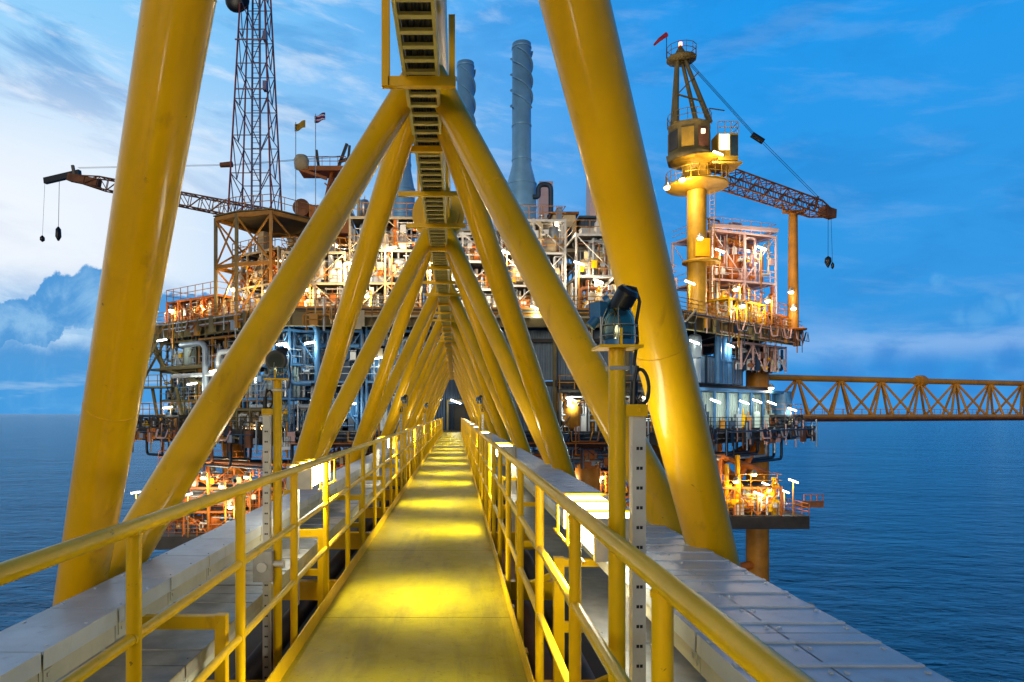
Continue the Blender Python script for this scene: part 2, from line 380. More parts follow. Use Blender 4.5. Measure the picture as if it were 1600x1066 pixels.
for yb in bn:
    MB().tube((XL, yb, ZB - 0.02), (XR, yb, ZB - 0.02 - .22), 0.0001, 4)
    MB().bar((XL, yb, ZB - 0.30), (XR, yb, ZB - 0.30), 0.10, 0.2).build('cross_beam', YEL, bridge)
    MB().bar((XL, yb + PAN / 2, ZB - 0.30), (XR, yb + PAN / 2, ZB - 0.30), 0.10, 0.16).build('cross_beam', YEL, bridge)
b = MB()
yy = YST
while yy < YEND - 0.1:
    y2 = min(yy + 2.37, YEND); b.bb(-0.985, 0.425, yy, y2 - 0.009, ZD - 0.03, ZD); yy = y2
b.build('walkway_deck', DECK, bridge)
MB().bb(-0.94, -0.86, YST, YEND, ZD - 0.19, ZD - 0.034).build('deck_stringer', YEL, bridge)
MB().bb(0.30, 0.38, YST, YEND, ZD - 0.19, ZD - 0.034).build('deck_stringer', YEL, bridge)

MB().bb(-1.98, 1.42, YST, YEND, -1.98, -1.95).build('dark_underplate', DARK, bridge)  # dark sheet added below the walkway so the side gaps read dark
for x, r_, m_ in ((-1.12, .11, RUST), (-1.42, .09, DARK), (0.60, .10, RUST), (0.86, .08, DARK)): MB().tube((x, YST, -1.80), (x, YEND, -1.80), r_, 14).build('service_pipe', m_, bridge)

# ------------------------------------------------------------------ handrails
def railing(x, side, label):
    t = thing('walkway_railing', (x, 0, ZD), label, 'railing', None)
    MB().tube((x, YST, -0.35), (x, YEND, -0.35), 0.0245, 14).build('top_rail', RAILY, t)
    MB().tube((x, YST, -0.69), (x, YEND, -0.69), 0.018, 12).build('mid_rail', RAILY, t)
    MB().tube((x, YST, -1.03), (x, YEND, -1.03), 0.018, 12).build('low_rail', RAILY, t)
    MB().bb(x - side * .036 - .004, x - side * .036 + .004, YST, YEND, ZD - 0.05, ZD + 0.10).build('toe_board', RAILY, t)
    k = 0
    y = 2.10 - 1.04 * 8 if side < 0 else 1.42 - 1.04 * 7
    while y < YEND - 0.3:
        MB().tube((x, y, ZD - 0.12), (x, y, -0.36), 0.0225, 14).tube((x, y - .024, -.69), (x, y + .024, -.69), .0205, 12).tube((x, y - .024, -1.03), (x, y + .024, -1.03), .0205, 12).tube((x, y, -.382), (x, y, -.37), .0255, 14).bb(x - .05, x + .05, y - .05, y + .05, ZD - .14, ZD - .125).build('post', RAILY, t)
        y += 1.04
railing(-0.99, -1, 'yellow handrail along the walkway edge that stands beside the sunset sky')
railing(0.43, 1, 'yellow handrail along the walkway edge beside the wide ribbed cable tray')

# ------------------------------------------------------------------ cable trays along the bridge
def tray_run(label, x0, x1, z, hgt, lid_mat, side_mat, lidlen, grooves, nlid, y0=-3.0, cover=True):
    t = thing('cable_tray', ((x0 + x1) / 2, 0, z), label, 'cable tray', None)
    b = MB().bb(x0 + .013, x1 - .013, y0, YEND - 1, z - hgt, z - hgt + .012); y = y0
    while y < YEND - 1.1:
        e = min(y + lidlen, YEND - 1) - .007
        for xx in (x0, x1 - .012): b.bb(xx, xx + .012, y, e, z - hgt, z - .006)
        for xx in (x0 - .004, x1): b.bb(xx, xx + .004, y + .02, y + .07, z - hgt * .85, z - hgt * .5).box((xx + .002, y + .045, z - hgt * .65), (.012, .014, .014))
        y += lidlen
    b.build('tray_body', side_mat, t)
    y = y0
    for k in range(nlid):
        L = lidlen; 
        if y + L > YEND - 1: break
        b = MB(); b.bb(x0 - .012, x1 + .012, y, y + L - .008, z, z + .012)
        for q in range(grooves): 
            yy = y + L * (q + .5) / grooves; b.bb(x0 - .010, x1 + .010, yy - .010, yy + .010, z + .0115, z + .018)
        b.bb(x0 - .014, x0 - .0125, y + .004, y + L - .012, z - hgt * .42, z + .0125).bb(x1 + .0125, x1 + .014, y + .004, y + L - .012, z - hgt * .42, z + .0125)
        for q in range(grooves or 2):
            yy = y + L * (q + .22) / (grooves or 2)
            for xx in (x0 + .01, x1 - .01): b.box((xx, yy, z + .0145), (.009, .014, .005))
        b.build('lid', lid_mat, t); y += L
    return t
tr = tray_run('pale ribbed cable tray, outer one of the pair beside the diagonal tubes', 0.976, 1.20, -0.667, 0.11, TRAY, FRP, 0.72, 4, 74)
tr2 = tray_run('pale ribbed cable tray, inner one of the two with the lamp posts in front', 0.73, 0.956, -0.667, 0.11, TRAY, FRP, 0.72, 4, 74)
tr3 = tray_run('grey cable tray slung low under the two ribbed trays', 0.66, 1.05, -1.02, 0.11, GALV, FRP, 1.2, 0, 60)
tl = tray_run('smooth pale cable tray with cream sides, upper one behind the sunset side handrail', -1.735, -1.465, -0.85, 0.13, TRAY, FRP, 0.54, 0, 98)
tl2 = tray_run('grey cable tray slung low beneath the smooth cream sided tray', -1.72, -1.20, -1.12, 0.12, GALV, FRP, 1.2, 3, 60)
# support brackets: parts of the bridge
y = 0.86 * D1 - PAN / 2
while y < YEND - 1:
    b = MB().bar((-1.10, y, -0.98), (-1.95, y, -0.98), .045, .06).bar((-1.10, y, -1.62), (-1.10, y, -0.945), .05, .05).bar((-1.10, y, -1.30), (-1.95, y, -1.30), .04, .05)
    b.build('tray_bracket', RAILY, bridge)
    b = MB().bar((0.56, y + .5, -0.81), (1.46, y + .5, -0.81), .045, .04).bar((0.56, y + .5, -1.6), (0.56, y + .5, -0.78), .055, .055).bar((0.56, y + .5, -1.16), (1.46, y + .5, -1.16), .045, .05).bar((0.58, y + .5, -1.56), (1.30, y + .5, -1.25), .04, .05)
    b.build('tray_bracket', RAILY, bridge)
    y += PAN / 2

# ------------------------------------------------------------------ cable ladder hanging under the top chord
ZL = 743 * U; lx0, lx1 = -115 * U, -37 * U
cl = thing('cable_ladder', ((lx0 + lx1) / 2, 0, ZL), 'cream cable ladder full of black cables hung beneath the top tube', 'cable ladder')
for x in (lx0 + .012, lx1 - .012): MB().bb(x - .014, x + .014, YST, YEND - 1, ZL - .02, ZL + .085).build('side_rail', PALE, cl)
step = 0.185; y = 1.5; k = 0; rest = MB(); first = None
while y < YEND - 1.2:
    if k < 98:
        if first is None: first = MB().bb(lx0 + .027, lx1 - .027, y - .024, y + .024, ZL - .012, ZL + .012).build('rung', PALE, cl)
        else:
            c = first.copy(); C.objects.link(c); c.parent = cl; c.location = (0, y - 1.5, 0)
    else: rest.bb(lx0 + .027, lx1 - .027, y - .024, y + .024, ZL - .012, ZL + .012)
    y += step; k += 1
tag(rest.build('rungs', PALE, cl), None, None, kind='stuff')
rnd = random.Random(3)
for i in range(9):
    x = lx0 + .045 + (lx1 - lx0 - .09) * i / 8; r_ = 0.0125
    pts = [(x + rnd.uniform(-.006, .006), YST + q * 1.5, ZL + .028 + rnd.uniform(0, .014)) for q in range(int((YEND - 1 - YST) / 1.5))]
    MB().sweep(pts, r_, 6).build('cable', CABLE, cl)
MB().bb(lx0 + .03, lx1 - .03, YST, YEND - 1, ZL + .07, ZL + .075).build('cover_plate', BLACK, cl)
d = 1.407; k = 0
while d * D1 < YEND - 1.5:
    y = d * D1; cx = (lx0 + lx1) / 2; hw = 0.40
    b = MB()
    if k == 0:
        b.bar((lx0 - .115, y, ZL - .055), (lx1 + .13, y, ZL - .055), .06, .075).bar((lx0 - .135, y, ZL - .09), (lx0 - .135, y, ZL + 1.05), .06, .06)
        b.bar((lx1 + .10, y, ZL - .03), (lx1 + .10, y, ZT - .1), .05, .05)
    else:
        b.bar((cx - hw, y, ZL - .05), (cx + hw, y, ZL - .05), .05, .055)
        b.bar((lx0 - .03, y, ZL - .03), (lx0 - .03, y, ZT - .06), .03, .03).bar((lx1 + .03, y, ZL - .03), (lx1 + .03, y, ZT - .06), .03, .03)
    b.build('hanger', YEL, cl); k += 1; d += 0.36

# ------------------------------------------------------------------ fluorescent lamps along the railings
ref = {}
def bridge_lamp(x, y, s):
    t = thing('walkway_lamp', (x, y, -0.47), None, 'lamp', 'fluorescent lamps along the walkway rails')
    MB().box((x + s * .092, y, -.475), (.022, .74, .17)).box((x, y - .365, -.475), (.16, .03, .16)).box((x, y + .365, -.475), (.16, .03, .16)).bar((x + s * .125, y, -.42), (x + s * .125, y, -1.5), .05, .05).build('housing', STRUT, t)
    MB().box((x, y, -.470), (.15, .695, .135)).build('diffuser', TUBE, t)
    l = bpy.data.lights.new('lamp_light', 'AREA'); l.shape = 'RECTANGLE'; l.size = .6; l.size_y = .1; l.energy = 19; l.spread = R(78); l.color = (1.0, .95, .74)
    lo = bpy.data.objects.new('lamp_light', l); C.objects.link(lo); lo.parent = t
    zd = Vector((s * .80, 0, .95)).normalized(); xd = Vector((0, 1, 0)); yd = zd.cross(xd)
    M4 = Matrix((xd, yd, zd)).transposed().to_4x4(); M4.translation = Vector((-s * .095, 0, -.085)); lo.matrix_local = M4
    b = MB()
    for q in (-.28, 0, .28): b.sweep([(x - .12, y + q, -.56), (x - .12, y + q, -.38), (x + .13, y + q, -.38), (x + .13, y + q, -.56)], .007, 6)
    for q in (-.12, .13): b.tube((x + q, y - .38, -.56), (x + q, y + .38, -.56), .007, 6)
    b.build('guard', RAILY, t)
    return t
for k in range(-1, 9):
    y = 2.93 + 5.6 * k
    if y < YEND - 1: tag(bridge_lamp(0.60, y, 1), 'lit white fluorescent lamp in a yellow guard outside the rail beside the ribbed tray', None)
for k in range(-1, 9):
    y = 5.35 + 5.6 * k
    if y < YEND - 1: tag(bridge_lamp(-1.13, y, -1), 'lit white fluorescent lamp in a yellow guard outside the rail beside the smooth tray', None)

# ------------------------------------------------------------------ posts with floodlights, slotted struts
def lamp_post(x, y, side, plab, flab, slab, big=True):
    ztop = 0.20
    t = thing('lamp_post', (x, y, -1.7), plab, 'post', None if big else 'yellow posts with floodlights further along')
    MB().tube((x, y, -1.7), (x, y, ztop), 0.0265, 16).build('pole', RAILY, t)
    MB().bb(x - .066, x + .066, y - .066, y + .066, ztop, ztop + .009).build('top_plate', RAILY, t)
    t2 = thing('slotted_strut', (x + side * .072, y + .03, -1.7), slab, 'strut', None if big else 'slotted steel struts further along')
    b = MB(); xs = x + side * .072; ys = y + .03
    b.bb(xs - .021, xs + .021, ys - .021, ys - .018, -1.7, 0.0).bb(xs - .021, xs - .018, ys - .0178, ys + .02, -1.7, 0.0).bb(xs + .018, xs + .021, ys - .0178, ys + .02, -1.7, 0.0)
    b.build('channel', STRUT, t2)
    b = MB(); z = -1.66
    while z < -.1: b.box((xs - .0045, ys - .0212, z), (.0085, .002, .010)).box((xs + .0065, ys - .0212, z), (.0085, .002, .010)); z += 0.062
    b.build('slot_holes', BLACK, t2)
    MB().bb(min(x, xs + side * .024), max(x, xs + side * .024), ys - .034, ys - .026, -0.01, 0.028).tube((xs, ys - .034, .010), (xs, ys - .040, .010), .006, 8).build('clamp', RAILY, t2)
    # floodlight: bell reflector, ballast drum, blue gear box, cable
    f = thing('floodlight', (x, y, ztop + .01), flab, 'floodlight', None if big else 'dark floodlights on posts further along')
    z = ztop + .01
    prof = [(.034, 0), (.050, .03), (.052, .05), (.047, .085), (.036, .108), (.020, .118)]
    bl = MB().lathe([(.050, .018), (.053, .035), (.053, .055), (.048, .085), (.037, .11), (.02, .122)], (x + .004, y, z), 24).build('reflector', LENS, f)
    b = MB().lathe([(.048, 0), (.048, .02)], (x + .006, y, z), 20); b.build('rim', BOXB, f)
    MB().bar((x, y - .055, z), (x, y - .055, z + .05), .008, .006).build('bracket', RAILY, f)
    b = MB()
    for a in range(6):
        ca, sa = math.cos(a * math.pi / 3 + .3), math.sin(a * math.pi / 3 + .3); b.sweep([(x + .004 + ca * rr, y + sa * rr, z + hh) for rr, hh in ((.057, .0), (.058, .05), (.052, .09), (.04, .115))], .0016, 5)
    for rr, hh in ((.0585, .03), (.0575, .062)): b.sweep([(x + .004 + rr * math.cos(a), y + rr * math.sin(a), z + hh) for a in [i * math.pi / 12 for i in range(24)]], .0016, 5, True)
    b.build('wire_guard', GALV, f)
    MB().box((x, y + .028, z - .07), (.058, .004, .012)).box((x, y - .028, z - .07), (.058, .004, .012)).box((x + .03, y, z - .07), (.004, .06, .012)).build('pipe_clamp', GALV, f)
    if big and side < 0: MB().tube((x, y + .02, z + .105), (x, y - .03, z + .105), .058, 24).tube((x, y - .03, z + .105), (x, y - .045, z + .105), .066, 24, .06).build('lamp_head', BLACK, f); MB().tube((x, y - .046, z + .105), (x, y - .05, z + .105), .045, 20).build('lens', GLASS, f)
    MB().tube((x + .005, y + .01, z + .112), (x + .030, y - .015, z + .165), .034, 20).tube((x + .030, y - .015, z + .165), (x + .035, y - .02, z + .175), .036, 20, .028).tube((x - .002, y + .012, z + .10), (x + .005, y + .01, z + .112), .026, 20, .034).build('ballast_drum', BLACK, f)
    MB().box((x - .045, y + .03, z + .115), (.045, .05, .05), .5).tube((x - .055, y + .03, z + .09), (x - .078, y + .03, z + .065), .016, 12).tube((x - .03, y + .03, z + .14), (x - .015, y + .025, z + .15), .02, 12).build('gear_box', BOXB, f)
    MB().tube((x - .052, y - .01, z + .09), (x - .052, y - .01, z - .002), .003, 6).build('stay_rod', GALV, f)
    MB().sweep([(x + .03, y, z + .185), (x + .058, y, z + .18), (x + .074, y + .01, z + .14), (x + .066, y + .02, z + .08), (x + .072, y + .03, z + .02), (x + .06, y + .03, z - .06)], .0055, 8).build('cable', CABLE, f)
    # coiled cable at the strut head
    co = thing('cable_coil', (xs, ys, .03), ('loop of black cable at the head of the strut beside the ' + ('ribbed' if side > 0 else 'smooth') + ' tray') if big else 'small loop of black cable at the head of a far strut', 'cable', None if big else 'cable loops further along')
    pts = [(xs + .012 + .024 * math.cos(a), ys + .012 * math.sin(a), .085 + .055 * math.sin(a)) for a in [2 * math.pi * i / 20 for i in range(20)]]
    MB().sweep(pts, .006, 8, True).build('loop', CABLE, co)
    MB().tube((xs - .014, ys, -.01), (xs - .01, ys, .10), .013, 10).tube((xs - .01, ys, .10), (xs, ys, .15), .006, 8).build('gland', BLACK, co)
    return
lamp_post(0.503, 2.13, 1, 'near yellow pipe post with square top plate beside the handrail and lit lamp', 'big dark floodlight with shiny bell seen large above the near yellow post', 'near grey slotted strut with black holes clamped to the yellow post by the ribbed tray')
lamp_post(-1.075, 4.12, -1, 'yellow pipe post standing in front of the smooth tray with a plate on top', 'round black floodlight on the yellow post before the blue pipework', 'grey slotted strut carrying a junction box in front of the smooth tray')
for x, y, s in ((-1.10, 14.6, -1), (0.52, 15.0, 1), (-1.10, 25.5, -1)):
    lamp_post(x, y, s, 'yellow post with floodlight further along the walkway rail', 'small dark blue floodlight atop a far post by the rail', 'small grey slotted strut next to a far post', False)
jb = thing('junction_box', (-1.147, 4.10, -1.0), 'grey electrical box with round cover fixed to the slotted strut by the smooth tray', 'electrical box')
MB().bb(-1.20, -1.09, 4.04, 4.12, -1.0, -0.82).build('enclosure', GALV, jb)
MB().tube((-1.145, 4.04, -.91), (-1.145, 4.025, -.91), .03, 16).build('cover', WHITEP, jb)
MB().tube((-1.09, 4.08, -.9), (-1.04, 4.08, -.9), .018, 10).tube((-1.04, 4.08, -.9), (-1.025, 4.08, -.9), .026, 12).build('gland', WHITEP, jb)

# ------------------------------------------------------------------ the platform: decks, girders, legs
ZM, ZMB = 8.4, 7.0              # main deck
ZK, ZKB = -1.45, -2.55           # lower deck
plat = thing('offshore_platform', (2, 75, ZK), 'huge steel offshore production platform standing on thick legs in the sea', 'platform')
NP = [(-29.8, 66), (-14, 54.4), (18.2, 55.7), (36, 71), (36, 102), (-30, 102)]
MB().prism(NP, ZM - .12, ZM).build('main_deck', DARK, plat)
def edge_girders(poly, z0, z1, m, name, cnt=4, stiff=1.6, inset=0.02):
    for i in range(cnt):
        p, q = poly[i - 1] if i == 0 else poly[i - 1], poly[i]
        p, q = Vector((p[0], p[1], 0)), Vector((q[0], q[1], 0)); d = (q - p).normalized(); nrm = Vector((-d.y, d.x, 0))
        L = (q - p).length; b = MB(); o = nrm * .25
        zc = (z0 + z1) / 2
        b.bar(p + o + Vector((0, 0, zc)), q + o + Vector((0, 0, zc)), .06, z1 - z0 - .1)
        for zz in (z0 + .04, z1 - .05): b.bar(p + o + Vector((0, 0, zz)), q + o + Vector((0, 0, zz)), .4, .07)
        s = stiff / 2
        while s < L:
            c = p + d * s + o; b.bar(c - nrm * .16 + Vector((0, 0, z0 + .08)), c - nrm * .16 + Vector((0, 0, z1 - .09)), .05, .26); s += stiff
        b.build(name, m, plat)
edge_girders(NP, ZMB, ZM - .12, OLIVE, 'deck_girder', 4)
for x in range(-24, 36, 6):
    y0 = 56.5 if -14 <= x <= 18 else (55.4 + (x - 17) * .86 + 1.4 if x > 18 else 54.4 + (-14 - x) * .72 + 1.4)
    MB().bb(x - .2, x + .2, y0, 100, ZMB + .1, ZM - .13).build('deck_beam', DARK, plat)
LP = [(-32.2, 66.5), (-14.5, 53.6), (18.8, 54.6), (36.8, 69.8), (36.8, 98), (-32, 98)]
MB().prism(LP, ZK - .12, ZK).build('lower_deck', DARK, plat)
edge_girders(LP, ZKB, ZK - .12, DARK, 'deck_girder', 4, 2.2)
for x in range(-24, 36, 6): MB().bb(x - .2, x + .2, 57 if -14 <= x <= 18 else 68, 96, ZKB + .1, ZK - .13).build('deck_beam', DARK, plat)
# middle deck set back
MP = [(-27.5, 68), (-12, 57), (17, 57.8), (33.5, 72), (33.5, 98), (-27.5, 98)]
MB().prism(MP, 2.3, 2.7).build('middle_deck', DARK, plat)
# guard rails along deck edges
def guard(poly, z, i, m):
    p, q = Vector((*poly[i - 1], z)), Vector((*poly[i], z)); L = (q - p).length; d = (q - p).normalized(); b = MB()
    for h in (.4, .75, 1.1): b.bar(p + V(0, 0, h), q + V(0, 0, h), .05)
    b.bar(p + V(0, 0, .08), q + V(0, 0, .08), .02, .15)
    s = 0
    while s <= L: b.bar(p + d * s, p + d * s + V(0, 0, 1.1), .05); s += 1.5
    b.build('guard_rail', m, plat)
for i in (1, 2, 3): guard(NP, ZM, i, OCH)
for i in (1, 3): guard(LP, ZK, i, DARK)
b = MB()
# legs with braces
for (x, y) in ((-21.5, 66.5), (-8, 62), (12, 62), (32.0, 72.4), (27, 92), (-20, 92), (4, 92)):
    m = OCH
    b = MB().tube((x, y, SEA - 3), (x, y, ZMB), 1.15, 22)
    for z in (-9.6, -3.2, 5.9): b.tube((x, y, z), (x, y, z + .5), 1.27, 22)
    b.build('leg', m, plat)
for p, q in (((-21.5, 66.5, -10), (-8, 62, -3.1)), ((-8, 62, -10), (12, 62, -3.1)), ((12, 62, -10.5), (32, 72.4, -3.1)), ((32, 72.4, -9.5), (22, 61, -3.0)), ((-21.5, 66.5, -16), (-8, 62, -16)), ((12, 62, -16), (32, 72.4, -16)), ((-8, 62, -16), (12, 62, -16))):
    MB().tube(p, q, .45, 14).build('leg_brace', ORA, plat)
for p, q in (((18, 57.5, -2.6), (24, 61.8, -9.1)), ((30, 67.6, -2.6), (24, 61.8, -9.1)), ((24, 62.2, -2.6), (24, 62.2, -9.1)), ((20, 58.5, -2.7), (30.5, 67.5, -5.8))):
    MB().tube(p, q, .30, 12).build('leg_brace', ORA, plat)
# spider decks near the water
def subdeck(x0, x1, y0, y1, z):
    MB().bb(x0, x1, y0, y1, z - .12, z).bb(x0, x1, y0 - .05, y0 + .1, z - 1.15, z - .13).bb(x0 - .05, x0 + .1, y0 + .12, y1, z - 1.15, z - .13).bb(x1 - .1, x1 + .05, y0 + .12, y1, z - 1.15, z - .13).build('cellar_deck', DARK, plat)
    b = MB()
    for h in (.4, .75, 1.1): b.bar((x0, y0, z + h), (x1, y0, z + h), .05).bar((x1, y0, z + h), (x1, y1, z + h), .05).bar((x0, y0, z + h), (x0, y1, z + h), .05)
    s = x0
    while s <= x1: b.bar((s, y0, z), (s, y0, z + 1.1), .05); s += 1.3
    s = y0
    while s <= y1: b.bar((x1, s, z), (x1, s, z + 1.1), .05).bar((x0, s, z), (x0, s, z + 1.1), .05); s += 1.3
    b.build('guard_rail', ORA, plat)
subdeck(22.5, 31.6, 61, 75, -9.2)
subdeck(-30.0, -13.0, 62, 72, -11.2)
subdeck(-12.0, 21.0, 64, 72, -10.2)

# ------------------------------------------------------------------ plan helpers: facade frames (origin, rotation); local x along, y inward
def facade(p, q): return Vector((p[0], p[1], 0)), math.atan2(q[1] - p[1], q[0] - p[0])
FL, AL = facade(NP[0], NP[1]); FC, AC = facade(NP[1], NP[2]); FR, AR = facade(NP[2], NP[3])
def local(o, a, x, y, z): return (o.x + x * math.cos(a) - y * math.sin(a), o.y + x * math.sin(a) + y * math.cos(a), z)

def corrugated(b, x0, x1, y, z0, z1, pitch=.30, dep=.07):
    vs = []; n = max(1, int((x1 - x0) / pitch)); pts = []
    for i in range(n):
        a = x0 + (x1 - x0) * i / n; w_ = (x1 - x0) / n
        pts += [(a, y), (a + w_ * .35, y), (a + w_ * .5, y + dep), (a + w_ * .85, y + dep)]
    pts.append((x1, y))
    for x, yy in pts: vs += [(x, yy, z0), (x, yy, z1)]
    b.add(vs, [(2 * i, 2 * i + 2, 2 * i + 3, 2 * i + 1) for i in range(len(pts) - 1)])
    return b
def valve(b, p, r):
    x, y, z = p
    b.tube((x - r * 2, y, z), (x + r * 2, y, z), r * 1.5, 8).tube((x - r * 2.2, y, z), (x - r * 1.8, y, z), r * 2.1, 10).tube((x + r * 1.8, y, z), (x + r * 2.2, y, z), r * 2.1, 10).tube((x, y, z), (x, y, z + r * 4), r * .5, 6)
    b.sweep([(x + r * 2 * math.cos(a), y + r * 2 * math.sin(a), z + r * 4) for a in [i * math.pi / 5 for i in range(10)]], r * .25, 5, True)
def pipes(root, rn, w_, d_, h_, n, mats, rmin, rmax, front=0.2):
    # routed pipes: vertical risers, headers and jumpers, each a part
    for i in range(n):
        r_ = rn.choice((rmin, rmin, (rmin + rmax) / 2, rmax)) * rn.uniform(.85, 1.15)
        y = front + rn.random() * d_; z = rn.uniform(.3, h_ - .3); x = rn.uniform(0, w_); k = rn.random()
        if k < .30: path = [(x, y, 0), (x, y, h_)]
        elif k < .52:
            L = rn.uniform(.35, .95) * w_; a = rn.uniform(0, w_ - L); path = [(a, y, z), (a + L, y, z)]
            if rn.random() < .7: path = [(a, y, 0 if rn.random() < .6 else h_)] + path
            if rn.random() < .7: path = path + [(a + L, y, 0 if rn.random() < .5 else h_)]
        elif k < .75:
            L = rn.uniform(.8, 3) * rn.choice((-1, 1)); x2 = min(max(x + L, 0), w_); path = [(x, y, 0), (x, y, z), (x2, y, z), (x2, y, h_)]
        elif k < .9:
            L = rn.uniform(.6, 1.6); x2 = min(x + L, w_); z2 = min(z + rn.uniform(.5, 1.5), h_); path = [(x, y, 0), (x, y, z2), (x2, y, z2), (x2, y, 0)]
        else:
            path = [(x, y, z), (x, y + d_ * .5, z), (x, y + d_ * .5, h_)]
        pp = [Vector(p) for p in path]; pp = [p for j, p in enumerate(pp) if j == 0 or (p - pp[j - 1]).length > .12]
        if len(pp) < 2: continue
        b = MB().pipe(pp, r_, 8)
        for j in range(len(pp) - 1):
            if (pp[j + 1] - pp[j]).length > 1.2 and rn.random() < .6:
                c = pp[j].lerp(pp[j + 1], rn.uniform(.3, .7)); dd = (pp[j + 1] - pp[j]).normalized()
                b.tube(c - dd * .05, c + dd * .05, r_ * 1.7, 10)
        b.build('pipe', rn.choice(mats), root)
def vessel_h(root, x0, x1, y, z, r, m):
    L = r * .45
    MB().lathe([(r * .05, x0 - L), (r * .6, x0 - L * .8), (r * .92, x0 - L * .35), (r, x0), (r, x1), (r * .92, x1 + L * .35), (r * .6, x1 + L * .8), (r * .05, x1 + L)], (0, y, z), 18, 'x').bb(x0 + .3, x0 + .5, y - r * .7, y + r * .7, z - r * 1.4, z - r * .55).bb(x1 - .5, x1 - .3, y - r * .7, y + r * .7, z - r * 1.4, z - r * .55).build('vessel', m, root)
def vessel_v(root, x, y, z0, z1, r, m):
    MB().lathe([(r * .05, z0 - r * .3), (r, z0 + r * .2), (r, z1 - r * .3), (r * .8, z1), (r * .05, z1 + r * .25)], (x, y, 0), 16).tube((x, y, z1), (x, y, z1 + r), r * .15, 8).build('vessel', m, root)
def frame(root, w_, d_, h_, levels, cols, m, s=.15, brace=True, name='frame'):
    b = MB(); xs = [w_ * i / (cols - 1) for i in range(cols)]; zs = [h_ * (i + 1) / levels for i in range(levels)]
    for x in xs:
        for y in (0, d_): b.bb(x - s / 2, x + s / 2, y - s / 2, y + s / 2, 0, h_)
    for z in zs:
        for y in (0, d_): b.bar((0, y, z - s), (w_, y, z - s), s * .8, s * 1.2)
        for x in xs: b.bar((x, 0, z - s * 1.02), (x, d_, z - s * 1.02), s * .75, s * 1.1)
    if brace:
        z0 = 0
        for k, z in enumerate(zs):
            for i in range(cols - 1):
                if (i + k) % 2 == 0:
                    for y in (0, d_): b.tube((xs[i], y, z0), (xs[i + 1], y, z - s), s * .36, 6)
                else:
                    for y in (0, d_): b.tube((xs[i + 1], y, z0), (xs[i], y, z - s), s * .32, 6)
            z0 = z
    b.build(name, m, root)
    return zs
def handrail(root, w_, d_, z, m):
    b = MB()
    for h in (.55, 1.1): b.bar((0, -.05, z + h), (w_, -.05, z + h), .05).bar((0, -.05, z + h), (0, d_, z + h), .05).bar((w_, -.05, z + h), (w_, d_, z + h), .05)
    s = 0
    while s <= w_: b.bar((s, -.05, z), (s, -.05, z + 1.1), .05); s += 1.2
    b.build('guard_rail', m, root)
def stair(b, p, q, wd=.8):
    p, q = Vector(p), Vector(q); d = q - p; n = max(3, int(abs(d.z) / .22)); h = Vector((-d.y, d.x, 0))
    h = (h.normalized() if h.length > 0 else Vector((0, 1, 0))) * wd / 2
    for s_ in (-1, 1):
        b.bar(p + h * s_, q + h * s_, .05, .25).bar(p + h * s_ + V(0, 0, 1), q + h * s_ + V(0, 0, 1), .05)
        for k in range(0, n + 1, 4): c = p + d * k / n + h * s_; b.bar(c, c + V(0, 0, 1), .04)
    for k in range(n): c = p + d * (k + .5) / n; b.bar(c - h, c + h, .22, .03)
    return b
